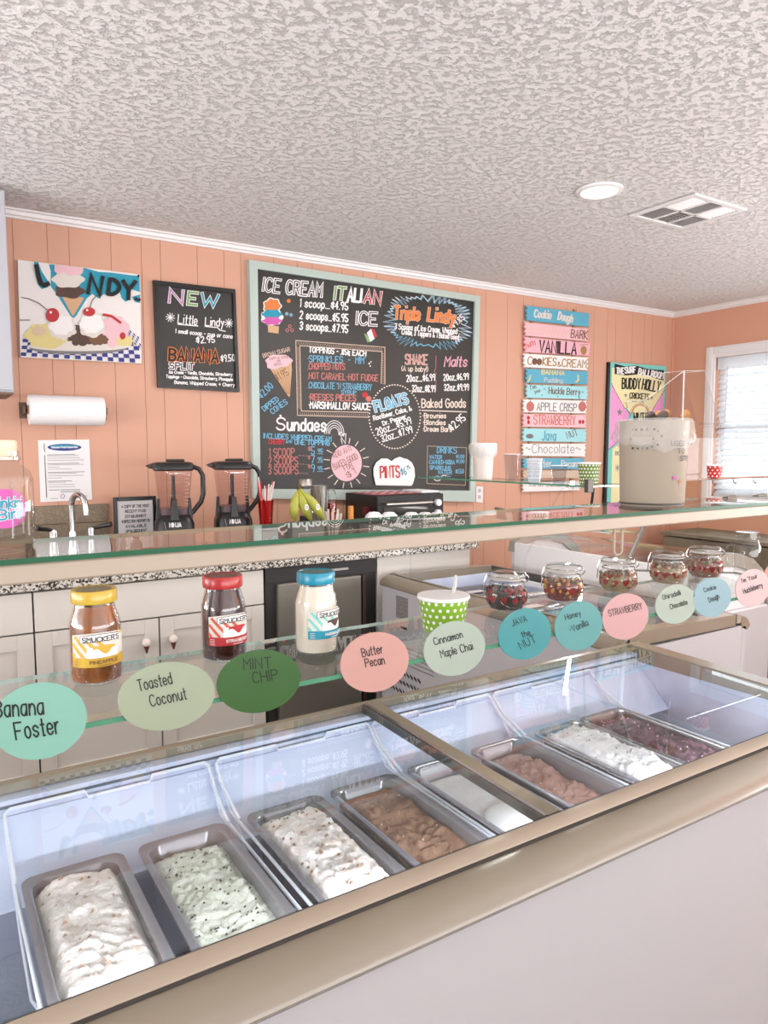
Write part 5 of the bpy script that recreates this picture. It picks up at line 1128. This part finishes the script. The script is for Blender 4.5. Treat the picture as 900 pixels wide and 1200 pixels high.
# ---- topping jars
def topping_jar(px_, py_, H_, cont, lidc, labc, words, skew, lab, opaque=False, white=False):
    p = atZ(px_, py_, 1.071); x, y = p.x, min(max(p.y, .975), 1.085); z = z_low(y+.035)+.0006
    t = thing('topping_jar', lab, 'jar', (0, 0, 0), 'topping jars on the lower shelf'); r = .0345
    prof = [(.030, 0), (.0335, .004), (r, .012), (r, .080), (.0345, .082), (.0335, .088), (.028, .106), (.0265, .112), (.0265, .120)]
    obj('glass_body', MB().lathe([(0, .0)]+prof, 36), M_G_CLEAR, t)
    inner = [(0, .004), (.0318, .005), (.0328, .012), (.0328, .081), (.0318, .087), (.0268, .104), (.0255, .110), (0, .110)]
    obj('contents', MB().lathe(inner, 32), mat('contents_'+lidc[0], cont, .25, coat=.5, speck=(40, tuple(int(v*.7) for v in cont) if not white else (224, 214, 200), .4, .7)), t)
    ld = obj('lid', MB().lathe([(.0285, .113), (.0305, .114), (.0308, .116), (.0308, .1290), (.0295, .1315), (.0275, .1318), (.026, .1305), (0, .1305)], 36), mat('lid_'+lidc[0], lidc[1], .3, coat=.3), t)
    obj('lid_print', MB().lathe([(0, .1306), (.0235, .1306), (.0235, .1309), (0, .1309)], 28), mat('lidprint_'+lidc[0], lidc[2], .35, .3, speck=(200, tuple(int(v*.75) for v in lidc[2]), .45, .55)), ld, smooth=0)
    A = Art(hug(r+.0003, .072)); hw = .041
    topf = lambda u: -.004*(1-(u/hw)**2)+.000
    A.cols('pale', -hw, hw, topf, lambda u: .044, 20); A.lay()
    for i in range(-3, 5):      # gingham stripes
        for d in (1,):
            u0 = -hw+i*.013+.006
            pts = [(min(max(u0+k*.003, -hw), hw), .002+k*.0034) for k in range(9) if -hw <= u0+k*.003 <= 0.004 and .002+k*.0034 < .031]
            if len(pts) > 1: A.line(labc[0], pts, .0042)
    for i in range(3): A.line(labc[0], [(.010+i*.011, .003), (.015+i*.011, .000)], .004)
    A.cols(labc[1], -hw, hw, lambda u: .0305, lambda u: .044, 20); A.lay()
    A.cols('white', -.018, .024, lambda u: .019-.004*math.cos(u*60), lambda u: .031, 10); A.lay()
    A.cols(labc[2], -.010, .020, lambda u: .014+((u-.005)*18)**2*.02, lambda u: .022+.004*math.sin(u*260), 12)
    A.lay(); bl_ = lambda u: .0022+.25*(u**2)*20*.06+.004*(u < -9)
    A.cols('black', -.0265, .0295, lambda u: .0008-.0030*math.cos(u*48), lambda u: .0108-.0030*math.cos(u*48), 16); A.lay()
    A.cols('white', -.0258, .0288, lambda u: .0014-.0030*math.cos(u*48), lambda u: .0102-.0030*math.cos(u*48), 16); A.lay()
    A.text('black', "SMUCKER'S", (-.0225, .0078), (.0255, .0078), .0062, .0012)
    A.text(words[1], words[0], (-.014, .0385), (.022, .0385), .0042, .0009); A.line(words[1], [(-.004, .0415), (.012, .0415)], .0008)
    for i in range(4): A.line(words[1], [(-.037, .0335+i*.0026), (-.030, .0335+i*.0026)], .0006)
    lb = A.build(t, 'paper_label')
    t.location = (x, y, z); t.rotation_euler = (0, 0, face_rot(x, y, skew)); return t
topping_jar(114, 800, 122, (150, 84, 28), ('yellow', (202, 168, 56), (150, 140, 96)), ('mustard', 'mustard', 'mustard'), ('PINEAPPLE', 'brown'), .18, 'amber pineapple topping jar with a yellow lid, leftmost of the three')
topping_jar(263, 774, 106, (60, 12, 14), ('red', (176, 38, 38), (130, 70, 64)), ('redcloth', 'red', 'strawb'), ('STRAWBERRY', 'white'), .50, 'dark strawberry topping jar with a red lid, middle of the three')
topping_jar(371, 764, 104, (232, 222, 204), ('teal', (22, 140, 168), (110, 150, 144)), ('aqua', 'cyan', 'choc'), ('MARSHMALLOW', 'white'), .80, 'white marshmallow topping jar with a blue lid, rightmost of the three', white=True)

# ---- dotted paper cups
def paper_cup(lab, group, rb, rt, h, colr, rows, n, lid=False, liner=True, cname='dotted_cup'):
    t = thing(cname, lab, 'paper cup', (0, 0, 0), group)
    obj('cup_body', MB().lathe([(0, 0), (rb, 0), (rt, h), (rt-.0015, h), (rb-.0015, .003), (0, .003)], 36), mat('cup_%d_%d_%d' % colr, colr, .45), t)
    obj('rim', MB().lathe([(rt-.001, h-.003), (rt+.002, h-.003), (rt+.003, h), (rt+.002, h+.003), (rt-.001, h+.003)], 36), M_WHITE, t)
    mb = MB()
    A = Art(lambda u, v, k: Vector(((rb+(rt-rb)*v/h+.0003*k)*math.sin(u), -(rb+(rt-rb)*v/h+.0003*k)*math.cos(u), v)))
    for j in range(rows):
        v0 = h*(j+.6)/(rows+.2); rr = rb+(rt-rb)*v0/h
        for i in range(n): 
            u0 = 2*PI*(i+.5*(j % 2))/n; rd = h/(rows+.2)*(.27 if colr[0] < 200 else .36)
            A.poly('white', [(u0+rd/rr*math.cos(a), v0+rd*math.sin(a)) for a in [2*PI*q/10 for q in range(10)]])
    obj('dot_pattern', A.mb, None, t, smooth=0, recalc=False)
    return t
p = atZ(520, 738, 1.071)
gc = paper_cup('green paper cup with white dots holding a clear spoon, on the lower shelf', None, .036, .0455, .060, (132, 176, 40), 5, 20)
gc.location = (p.x, 1.035, z_low(1.07)+.0006)
cx_, cy_, cz_ = gc.location
fc = obj('pleated_liner', MB(), M_PAPER) if False else None
mb = MB(); n = 48; vs = []
for j in range(5):
    for k in range(n): a = 2*PI*k/n; r = (.012+.030*j/4)*(1+.05*(1 if k % 2 else -1)); vs.append((cx_+r*math.cos(a), cy_+r*math.sin(a), cz_+.020+.038*(j/4)**.8))
mb.add(vs, [(j*n+k, j*n+(k+1) % n, (j+1)*n+(k+1) % n, (j+1)*n+k) for j in range(4) for k in range(n)]+[tuple(range(n))])
obj('pleated_liner', mb, M_PAPER, smooth=0, label='pleated white paper cups nested inside the green dotted cup on the lower shelf', cat='paper liner', recalc=False)
obj('clear_spoon', MB().tube([(cx_+.01, cy_, cz_+.03), (cx_+.034, cy_+.01, cz_+.075), (cx_+.036, cy_+.01, cz_+.094)], .004, 8, radii=[.003, .004, .0025]), mat('frosted_plastic', (206, 204, 200), .2, alpha=.8), label='clear plastic spoon standing in the green dotted cup', cat='spoon')

# ---- clip-top glass jars of sweets
def clip_jar(px_, py_, seed, mix, lab):
    p = atZ(px_, py_, 1.071); x, y = p.x, min(max(p.y+.01, .985), 1.078); z = z_low(y+.04)+.0006
    t = thing('clip_top_jar', lab, 'jar', (0, 0, 0), 'clip top sweet jars')
    obj('glass_body', MB().lathe([(0, 0), (.026, 0), (.034, .004), (.0405, .018), (.042, .032), (.039, .046), (.0335, .055), (.0335, .060), (.036, .062), (.036, .064)], 32), M_G_CLEAR, t)
    obj('glass_lid', MB().lathe([(.033, .066), (.037, .067), (.038, .071), (.036, .077), (.026, .080), (.024, .078), (0, .079)], 32), M_G_CLEAR, t)
    obj('rubber_seal', MB().lathe([(.034, .0642), (.037, .0645), (.037, .0660), (.034, .0662)], 32), mat('seal', (206, 196, 190), .5), t)
    obj('neck_wire', MB().tube([(.0355*math.cos(a), .0355*math.sin(a), .056) for a in [2*PI*k/28 for k in range(28)]], .0013, 6, closed=True), M_CHROME, t)
    obj('lid_wire', MB().tube([(.0395*math.cos(a), .0395*math.sin(a), .072) for a in [2*PI*k/28 for k in range(28)]], .0012, 6, closed=True), M_CHROME, t)
    cl = obj('clip', MB().tube([(-.0385, -.009, .073), (-.044, -.009, .058), (-.045, -.007, .035), (-.0455, 0, .030), (-.045, .007, .035), (-.044, .009, .058), (-.0385, .009, .073)], .0013, 6), M_CHROME, t)
    obj('clip', MB().tube([(.0385, -.006, .074), (.043, -.005, .068), (.043, .005, .062), (.0385, .006, .056)], .0013, 6), M_CHROME, t)
    obj('bottom_fill', MB().lathe([(0, .003), (.031, .005), (.038, .018), (.0395, .030), (.036, .040), (0, .041)], 24), mat('fill_%d' % seed, mix[0], .6), t)
    rn = random.Random(seed); mbs = {}
    for i in range(110):
        a = rn.random()*2*PI; zz = .014+.030*rn.random(); rr = min(.0385, .030+zz*.35)*(1 if i % 3 else rn.random()); 
        if i % 3 == 0: zz = .042+.004*rn.random(); rr = .033*rn.random()
        m = mix[1+rn.randrange(len(mix)-1)]; mbs.setdefault(m, MB()).ball((rr*math.cos(a), rr*math.sin(a), zz), .0042, 5, 4)
    for m, b in mbs.items(): obj('sweets', b, mat('sweet_%d_%d_%d' % m, m, .35), t, kind='stuff')
    hb = MB()
    for i in range(11):
        a = 2*PI*i/11; c_ = Vector((.0398*math.cos(a), .0398*math.sin(a), .026)); tn = Vector((-math.sin(a), math.cos(a), 0)); nr = Vector((math.cos(a), math.sin(a), 0))
        hp = [c_+tn*(.0072*u)+Vector((0, 0, .0074*v))+nr*.0012 for u, v in ((0, -1), (.75, -.15), (1, .4), (.7, .85), (.3, .85), (0, .45), (-.3, .85), (-.7, .85), (-1, .4), (-.75, -.15))]
        obj('red_heart', _heart(hp, nr), mat('heart_red', (150, 34, 36), .35), t, smooth=0)
    t.location = (x, y, z); t.rotation_euler = (0, 0, face_rot(x, y, 0)); return t
def _heart(hp, nr):
    m = MB(); n = len(hp); m.add(hp+[p-nr*.0015 for p in hp], [tuple(range(n)), tuple(range(2*n-1, n-1, -1))]+[(k, k+n, (k+1) % n+n, (k+1) % n) for k in range(n)]); return m
clip_jar(588, 716, 1, ((52, 34, 30), (60, 44, 40), (44, 28, 26), (150, 40, 40)), 'clip top jar of dark chocolate pieces, next to the green dotted cup')
clip_jar(653, 705, 2, ((120, 60, 50), (196, 176, 80), (170, 70, 50), (90, 52, 40), (200, 130, 80)), 'clip top jar of yellow and red mixed sweets, second of the row')
clip_jar(704, 692, 3, ((150, 130, 96), (160, 146, 110), (126, 112, 80), (150, 60, 50)), 'clip top jar of grey green nuts, middle of the five')
clip_jar(757, 682, 4, ((166, 140, 112), (186, 170, 140), (150, 130, 100), (168, 84, 70)), 'clip top jar of pale crumbs, fourth of the row')
clip_jar(799, 675, 5, ((150, 110, 96), (140, 150, 110), (186, 140, 124), (180, 90, 80)), 'clip top jar of green and pink sweets beside the handled mug')
# handled drinking jar
p = atZ(849, 672, 1.071); x, y = p.x, 1.045; z = z_low(1.08)+.0006
mg = thing('handled_jar_mug', 'empty glass drinking jar with handle, rightmost on the lower shelf', 'mug', (x, y, z))
obj('glass_body', MB().lathe([(0, 0), (.027, 0), (.031, .006), (.032, .075), (.026, .092), (.0255, .094), (.0275, .096), (.0275, .113), (.025, .113)], 28, (x, y, z)), M_G_CLEAR, mg)
obj('screw_thread', MB().tube([(x+.0275*math.cos(a), y+.0275*math.sin(a), z+.100) for a in [2*PI*k/24 for k in range(24)]], .0013, 6, closed=True), M_G_CLEAR, mg)
hd = Vector((-_r.x, -_r.y, 0))
obj('handle', MB().tube([Vector((x, y, z))+hd*a+Vector((0, 0, b)) for a, b in ((.030, .080), (.046, .082), (.053, .066), (.053, .042), (.046, .026), (.031, .024))], .004, 8), M_G_CLEAR, mg)

# ---- big sweet jar on the upper shelf, at the left edge
p = atZ(-8, 648, 1.2605); x, y = p.x, 1.115; z = 1.261
x = atY(-8, 640, y).x
sj = thing('large_glass_jar', 'tall glass jar with cream lid and pink printed badge at the left edge', 'jar', (0, 0, 0))
r = .046
obj('glass_body', MB().shell([(.030, .0005), (.040, .004), (r, .014), (r-.001, .028), (r, .034), (r, .100), (.042, .112), (.033, .120), (.032, .124), (.034, .126), (.034, .130), (.032, .132), (.032, .138)], 40, sq=5), glass('jar_glass', (.90, .89, .88), 1.9), sj)
for k in range(8):
    a = PI/4*k+.2; obj('rib', MB().tube([(r*1.0*math.cos(a), r*1.0*math.sin(a), .022), (r*1.0*math.cos(a), r*1.0*math.sin(a), .104)], .0022, 6), M_G_CLEAR, sj)
obj('lid', MB().lathe([(.033, .130), (.0345, .132), (.0345, .140), (.0352, .142), (.0352, .1505), (.033, .1525), (0, .1525)], 40), mat('cream_lid', (236, 222, 190), .35), sj)
A = Art(hug(r+.0008, .062)); 
A.cols('magenta', -.036, .036, lambda u: -.026*math.sqrt(max(1-(u/.036)**2, 0)), lambda u: .026*math.sqrt(max(1-(u/.036)**2, 0)), 24); A.lay()
A.outl('white', 'teal', "Drinkin'", (-.024, -.002), (.024, -.001), .013, .0042, .0026); A.outl('white', 'teal', 'Bird', (-.008, .014), (.022, .013), .013, .0042, .0026)
A.line('black', [(-.020, -.0175), (.020, -.0165)], .0016); A.line('black', [(-.016, .0215), (.018, .0205)], .0016)
A.build(sj, 'badge')
sj.location = (x, y, z); sj.rotation_euler = (0, 0, face_rot(x, y, .35))

# ---- bucket with liner bag on the upper shelf
bx, by = 1.507, 1.140; bz = 1.261
x0_, x1_ = atY(744, 500, by).x, atY(826, 500, by).x; br = .081
hz_ = atY(785, 494, by).z-bz
bu = thing('utensil_bucket', 'tall pale plastic bucket with a dotted panel and clear liner bag on the upper shelf', 'bucket', (0, 0, 0))
M_BK = mat('bucket_plastic', (168, 154, 138), .35)
obj('body', MB().lathe([(0, 0), (br-.008, 0), (br-.006, .004), (br, hz_-.004), (br+.002, hz_), (br-.003, hz_), (br-.010, .004), (0, .004)], 44), M_BK, bu)
obj('base_ring', MB().lathe([(br-.007, .004), (br-.004, .005), (br-.004, .008), (br-.006, .009)], 40), M_DKRAIL, bu)
mb = MB(); n = 72; rows = []
for j, (dr, zz) in enumerate(((-.006, hz_+.001), (.002, hz_+.005), (.006, hz_-.004), (.007, hz_-.025), (.010, hz_-.040), (.014, hz_-.050), (.006, hz_-.062))):
    for k in range(n):
        a = 2*PI*k/n; wv = .004*math.sin(a*9+j)+.003*math.sin(a*23+j*2); rows.append(((br+dr+wv*min(j, 3)/3+.001)*math.cos(a), (br+dr+wv*min(j, 3)/3+.001)*math.sin(a), zz+(.010*math.sin(a*2+1)+.004*math.sin(a*11))*(j > 3)))
mb.add(rows, [(j*n+k, j*n+(k+1) % n, (j+1)*n+(k+1) % n, (j+1)*n+k) for j in range(6) for k in range(n)])
obj('liner_bag', mb, mat('liner_film', (236, 232, 228), .2, alpha=.28, spec=.8, bump=(60, .6, .006)), bu, smooth=60, recalc=False)
A = Art(lambda u, v, k: Vector(((br-.004*v/hz_*.6+.0006*k)*math.sin(u), -(br-.004*v/hz_*.6+.0006*k)*math.cos(u), hz_-v)))
for i, u in enumerate((-.62, -.5, -.33, -.18, .02)): A.poly('black', [(u+.035*math.cos(a)*(1-.4*(i == 3)), .022+.0028*math.sin(a)) for a in [2*PI*q/10 for q in range(10)]])
for i, u in enumerate((-.66, -.5, -.33, -.02)): A.poly('black', [(u+.035*math.cos(a), .044+.0028*math.sin(a)) for a in [2*PI*q/10 for q in range(10)]])
for i, u in enumerate((-.60, -.43, -.30, -.16, -.03, .12)): A.poly('black', [(u+.033*math.cos(a), .066-.004*max(0, i-3)+.0028*math.sin(a)) for a in [2*PI*q/10 for q in range(10)]])
for u, v in ((.12, .026), (.22, .038)): A.poly('brown', [(u+.035*math.cos(a), v+.0028*math.sin(a)) for a in [2*PI*q/10 for q in range(10)]])
A.poly('magenta', [(.66+.055*math.cos(a), .135+.0048*math.sin(a)) for a in [2*PI*q/14 for q in range(14)]]); A.poly('orange', [(.90+.04*math.cos(a), .145+.0048*math.sin(a)) for a in [2*PI*q/14 for q in range(14)]])
A.text('black', 'USED', (.55, .060), (.98, .060), .010, .012*1.0 if 0 else .0016); 
A.words = []
def btext(s_, u0, u1, v, h, w_):
    st, W = strokes(s_); mb = MB(); mb.use(INK['black'])
    B = Art(lambda q, v_, k: Vector(((br+.0012)*math.sin(q/br), -(br+.0012)*math.cos(q/br), hz_-v_)))
    for s2 in st: B.line('black', [((u0+(u1-u0)*a/W)*br, v-b/6*h) for a, b in s2], w_, mb)
    obj('lettering', mb, None, bu, smooth=0, recalc=False)
btext('USED', .50, 1.02, .060, .011, .0016); btext('TO', .72, 1.0, .078, .011, .0016); btext('STIR', .84, 1.3, .095, .011, .0016)
obj('printed_dots', A.mb, None, bu, smooth=0, recalc=False)
obj('moulded_handle', MB().lathe([(br+.001, hz_-.060), (br+.006, hz_-.058), (br+.006, hz_-.040), (br+.001, hz_-.037)], 16, a0=-PI/2-.60, a1=-PI/2-.02), M_BK, bu)
bu.location = (bx, by, bz); bu.rotation_euler = (0, 0, face_rot(bx, by, 0))
# small folded clips on the shelf right of the bucket
for i, (px_, py_) in enumerate(((829, 583), (869, 581))):
    p = atZ(px_, py_, 1.2605); obj('cloth_fold', MB().hexa([(p.x-.016, 1.16, 1.261), (p.x+.018, 1.15, 1.261), (p.x+.018, 1.17, 1.261), (p.x-.016, 1.18, 1.261), (p.x-.014, 1.16, 1.268), (p.x+.016, 1.15, 1.270), (p.x+.014, 1.165, 1.270), (p.x-.012, 1.175, 1.267)]), mat('grey_steel_clip', (120, 112, 100), .4, .5), smooth=0, bevel=.002,
        label='small grey metal clip on the upper shelf, %s' % ('just right of the bucket', 'further right under the blind')[i], cat='clip', group='grey clips on the upper shelf')

# ---- things on the shelf over the second freezer (top at z = 1.2605)
sx0 = 2.112
def on2(px_, py_, X=2.19): return atX(px_, py_, X)
q = on2(566, 556); y2 = q.y; zt2 = 1.261
b2 = thing('small_bucket', 'small white bucket with a crumpled liner bag on the rear glass shelf', 'bucket', (q.x, y2, zt2))
q2 = on2(566, 516); H2 = q2.z-q.z; r2 = .052
obj('body', MB().lathe([(0, 0), (r2-.010, 0), (r2, H2), (r2-.003, H2), (r2-.012, .003), (0, .003)], 32, (q.x, y2, zt2)), mat('bucket_pale', (222, 210, 200), .4), b2)
mb = MB(); n = 56; vs = []
for j, (dr, zz) in enumerate(((-.004, H2+.001), (.004, H2+.008), (.010, H2+.002), (.012, H2-.020), (.010, H2-.042), (.004, H2-.055))):
    for k in range(n): a = 2*PI*k/n; wv = .006*math.sin(a*7+j*1.3)+.004*math.sin(a*17+j*2); vs.append((q.x+(r2+dr+wv*.6)*math.cos(a), y2+(r2+dr+wv*.6)*math.sin(a), zt2+zz+.006*math.sin(a*5+j)*(j > 2)))
mb.add(vs, [(j*n+k, j*n+(k+1) % n, (j+1)*n+(k+1) % n, (j+1)*n+k) for j in range(5) for k in range(n)])
obj('liner_bag', mb, mat('cloudy_film', (236, 232, 230), .25, alpha=.55), b2, smooth=60, recalc=False)
for i, (px_, h, rb, rt, mm, lab) in enumerate(((600, .115, .028, .036, glass('cup_clear', (.88, .88, .89), 1.6), 'tall clear plastic cup beside the small white bucket on the rear shelf'), (626, .095, .026, .034, mat('dotted_clear', (216, 220, 226), .3, alpha=.55), 'cloudy ridged plastic cup in the middle of the rear shelf'), (655, .070, .024, .034, glass('cup_clear', (.88, .88, .89), 1.6), 'short clear plastic cup beside the green dotted tub on the rear shelf'))):
    p = on2(px_, 560); t = thing('plastic_cup', lab, 'cup', (p.x, p.y, zt2), 'clear cups on the rear shelf')
    obj('cup_body', MB().lathe([(0, 0), (rb, 0), (rt, h), (rt-.001, h), (rb-.001, .002), (0, .002)], 28, (p.x, p.y, zt2)), mm, t)
    obj('rim', MB().tube([(p.x+rt*math.cos(a), p.y+rt*math.sin(a), zt2+h) for a in [2*PI*k/24 for k in range(24)]], .0016, 6, closed=True), mat('clear_rim', (226, 226, 228), .2), t)
    if i == 1:
        for k in range(5): obj('ridge', MB().tube([(p.x+(rb+(rt-rb)*(k+1)/6+.0008)*math.cos(a), p.y+(rb+(rt-rb)*(k+1)/6+.0008)*math.sin(a), zt2+h*(k+1)/6) for a in [2*PI*q_/24 for q_ in range(24)]], .0012, 5, closed=True), M_WHITE, t)
p = on2(690, 564); tub = paper_cup('green pint tub with white dots and a pale lid on the rear shelf', None, .034, .043, .082, (104, 132, 36), 6, 20, cname='dotted_tub')
tub.location = (p.x, p.y, zt2)
obj('lid', MB().lathe([(.0435, .072), (.048, .073), (.048, .088), (.045, .091), (0, .091)], 32), mat('tub_lid', (216, 206, 196), .4), tub)
# lower tier of the rear stand: folded cards and another dotted tub
zl2 = 1.078
for px_, py_, lab, cl in ((592, 590, 'open grey metal card holder on the lower rear shelf, left', 0), (612, 593, 'crumpled grey green packet on the lower rear shelf beside the dotted tub', 1)):
    p = atX(px_, py_, 2.24); z_ = zl2+.001
    mb = MB().hexa([(p.x-.02, p.y-.035, z_), (p.x+.02, p.y-.035, z_), (p.x+.02, p.y+.035, z_), (p.x-.02, p.y+.035, z_), (p.x-.035, p.y-.03, z_+.05), (p.x-.028, p.y-.03, z_+.052), (p.x-.028, p.y+.035, z_+.055), (p.x-.035, p.y+.035, z_+.053)])
    obj(('card_holder', 'packet')[cl], mb, mat('holder_grey', (110, 102, 92), .4), smooth=0, bevel=.002, label=lab, cat=('holder', 'packet')[cl])
t = paper_cup('short green dotted cup on the lower rear shelf under the pint tub', None, .036, .042, .045, (118, 150, 40), 3, 20); p = atX(631, 596, 2.24); t.location = (p.x, p.y, zl2+.001)

# ---- clear acrylic cone holder with sugar cones, red dotted cup on its base
ay = 1.93; AX0, AX1 = atY(757, 500, ay).x, atY(833, 560, ay).x
AX0, AX1 = 2.13, 2.31
A0, A1 = (atY(752, 585, ay).x, atY(826, 575, ay).x)
at_ = thing('cone_holder', 'clear acrylic cone display box behind the bucket, holding sugar cones', 'display box', (2.2, ay, zt2))
p0 = atY(788, 436, ay); p1 = atY(812, 436, ay); pb = atY(831, 500, ay); pl = atY(745, 470, ay)
poly = [(pl.x-.01, zt2+.001), (pl.x-.01, pl.z), (p0.x, p0.z), (p1.x, p1.z), (pb.x+.004, pb.z), (pb.x+.012, zt2+.001)]
obj('front_sheet', MB().prism(poly, 'y', ay-.055, ay-.052), M_G_ACR, at_, smooth=0); obj('back_sheet', MB().prism(poly, 'y', ay+.052, ay+.055), M_G_ACR, at_, smooth=0)
M_AE = mat('acrylic_edge', (206, 204, 204), .15, alpha=.85)
for a in poly[1:-1]: obj('top_edge', MB().tube([(a[0], ay-.0535, a[1]), (a[0], ay+.0535, a[1])], .0010, 6), M_AE, at_)
for a, b in zip(poly, poly[1:]): obj('polished_edge', MB().tube([(a[0], ay-.0535, a[1]), (b[0], ay-.0535, b[1])], .0010, 6), M_AE, at_)
obj('centre_divider', MB().box(p0.x-.002, p0.x+.002, ay-.0515, ay+.0515, zt2+.001, p0.z), M_AE if False else M_G_ACR, at_, smooth=0)
obj('polished_edge', MB().box(p0.x-.006, p0.x+.001, ay-.058, ay-.0555, zt2+.03, p0.z), M_AE, at_, smooth=0)
zc = atY(780, 493, ay-.0).z
obj('cone_tray', MB().box(poly[0][0]+.004, pb.x, ay-.0515, ay+.0515, zc-.012, zc-.006), M_G_ACR, at_, smooth=0)
rn = random.Random(4)
for i, px_ in enumerate((765, 772, 780, 787, 793, 798, 762, 776)):
    p = atY(px_, 490, ay); r = .021; yy = ay-.03+.02*(i % 4)
    cone = obj('sugar_cone', MB().tube([(p.x-.02, yy, zc+.012), (p.x+.025, yy+.004, zc+.018+.006*(i % 3))], .01, 10, radii=[.006, r]), mat('waffle_%s' % ('dark' if i < 2 or i == 6 else 'gold'), (70, 56, 50) if i < 2 or i == 6 else (176, 124, 66), .6, bump=(140, .8, .004)),
        label='%s sugar cone lying in the acrylic cone box' % ('dark' if i < 2 or i == 6 else 'golden brown'), cat='cone', group='%s cones in the acrylic box' % ('dark' if i < 2 or i == 6 else 'golden'))
rp = atY(837, 560, 1.70); rc = paper_cup('red paper cup with white dots beside the bucket, in front of the blind', None, .024, .030, .050, (196, 44, 30), 4, 10, cname='red_dotted_cup')
rc.location = (rp.x, 1.70, rp.z)
hr_ = thing('hook_rail', 'thin chrome rail with hooks carrying the red cup before the blind', 'rail', (rp.x+.1, 1.70, rp.z-.01))
obj('rail', MB().tube([(rp.x-.10, 1.70, rp.z-.004), (rp.x+.42, 1.70, rp.z-.004)], .0035, 8), M_CHROME, hr_)
for dx in (-.02, .12, .26): obj('hook', MB().tube([(rp.x+dx, 1.696, rp.z-.006), (rp.x+dx, 1.692, rp.z-.02), (rp.x+dx+.006, 1.688, rp.z-.028), (rp.x+dx+.012, 1.688, rp.z-.022)], .0018, 6), M_DKRAIL, hr_)
for dx in (-.095, .415): obj('rail_post', MB().tube([(rp.x+dx, 1.70, .812), (rp.x+dx, 1.70, rp.z-.004)], .0035, 8), M_G_ACR, hr_)

# ---- curved-front display case beyond the rear freezer, and the wooden bench under the window
CY0, CY1 = 1.78, 2.93
dc = thing('curved_display_case', 'white display case with a curved glass top and grey arched ends beyond the rear freezer', 'display case', (2.95, (CY0+CY1)/2, 0))
ARC = [(2.68, .90), (2.76, .935), (2.86, .952), (2.96, .945), (3.06, .915), (3.14, .86), (3.19, .79), (3.21, .72)]
M_GRT = mat('grey_arch_trim', (150, 144, 134), .4)
obj('body', MB().box(2.67, 3.22, CY0, CY1, .02, .70), M_BODY, dc, smooth=0, bevel=.01)
for y0 in (CY0, CY1-.05):
    pr_ = [(x, z) for x, z in ARC]+[(x-.05*(i/7), z-.06-.02*i/7) for i, (x, z) in reversed(list(enumerate(ARC)))]
    n = len(ARC); mb = MB(); vs = [(x, y0, z) for x, z in ARC]+[(x-.012, y0, z-.055) for x, z in ARC]+[(x, y0+.05, z) for x, z in ARC]+[(x-.012, y0+.05, z-.055) for x, z in ARC]
    fs = []
    for i in range(n-1): fs += [(i, i+1, n+i+1, n+i), (2*n+i, 3*n+i, 3*n+i+1, 2*n+i+1), (i, 2*n+i, 2*n+i+1, i+1), (n+i, n+i+1, 3*n+i+1, 3*n+i)]
    fs += [(0, n, 3*n, 2*n), (n-1, 3*n-1, 4*n-1, 2*n-1)] if False else [(0, n, 3*n, 2*n), (n-1, 3*n-1, 4*n-1, 2*n-1+n)] if False else [(0, n, 3*n, 2*n), (n-1, 3*n-1+0, 4*n-1, 2*n-1)]
    mb.add(vs, fs); obj('arched_end', mb, M_GRT, dc, smooth=50, recalc=False)
    obj('end_panel', MB().prism([(2.68, .7005)]+[(x-.004, z-.056) for x, z in ARC[:-1]]+[(3.19, .7005)], 'y', y0+.015, y0+.03), mat('end_panel_white', (220, 218, 220), .4), dc, smooth=0)
mb = MB(); mb.add([(x-.004, y, z-.006) for y in (CY0+.051, CY1-.051) for x, z in ARC], [(i, i+1, 8+i+1, 8+i) for i in range(7)]); obj('curved_glass', mb, M_G_LID, dc, smooth=60, recalc=False)
obj('inner_tray', MB().box(2.70, 3.16, CY0+.06, CY1-.06, .7005, .735), mat('pale_tray', (214, 226, 236), .4), dc, smooth=0)
obj('rear_frame', MB().box(2.67, 2.69, CY0+.051, CY1-.051, .7005, .895), M_WHITE, dc, smooth=0)
for i in range(5): obj('tray_divider', MB().box(2.71, 3.15, CY0+.24+i*.18, CY0+.25+i*.18, .7355, .79), M_WHITE, dc, smooth=0)
bc = thing('wooden_bench', 'grey green wooden bench box standing under the window on the right', 'bench', (4.72, 2.3, 0))
M_BN = mat('bench_wood', (132, 126, 108), .55, speck=(7, (110, 104, 88), .4, .62))
for i in range(5): obj('front_board', MB().box(4.50, 4.522, 1.25, 3.30, .02+i*.150, .166+i*.150), M_BN, bc, smooth=0, bevel=.002)
for i in range(3): obj('seat_board', MB().box(4.49+i*.149, 4.636+i*.149, 1.24, 3.31, .775, .80), M_BN, bc, smooth=0, bevel=.002)
for yy in (1.26, 2.27, 3.27): obj('support', MB().box(4.5225, 4.93, yy, yy+.02, 0, .7745), M_BN, bc, smooth=0)
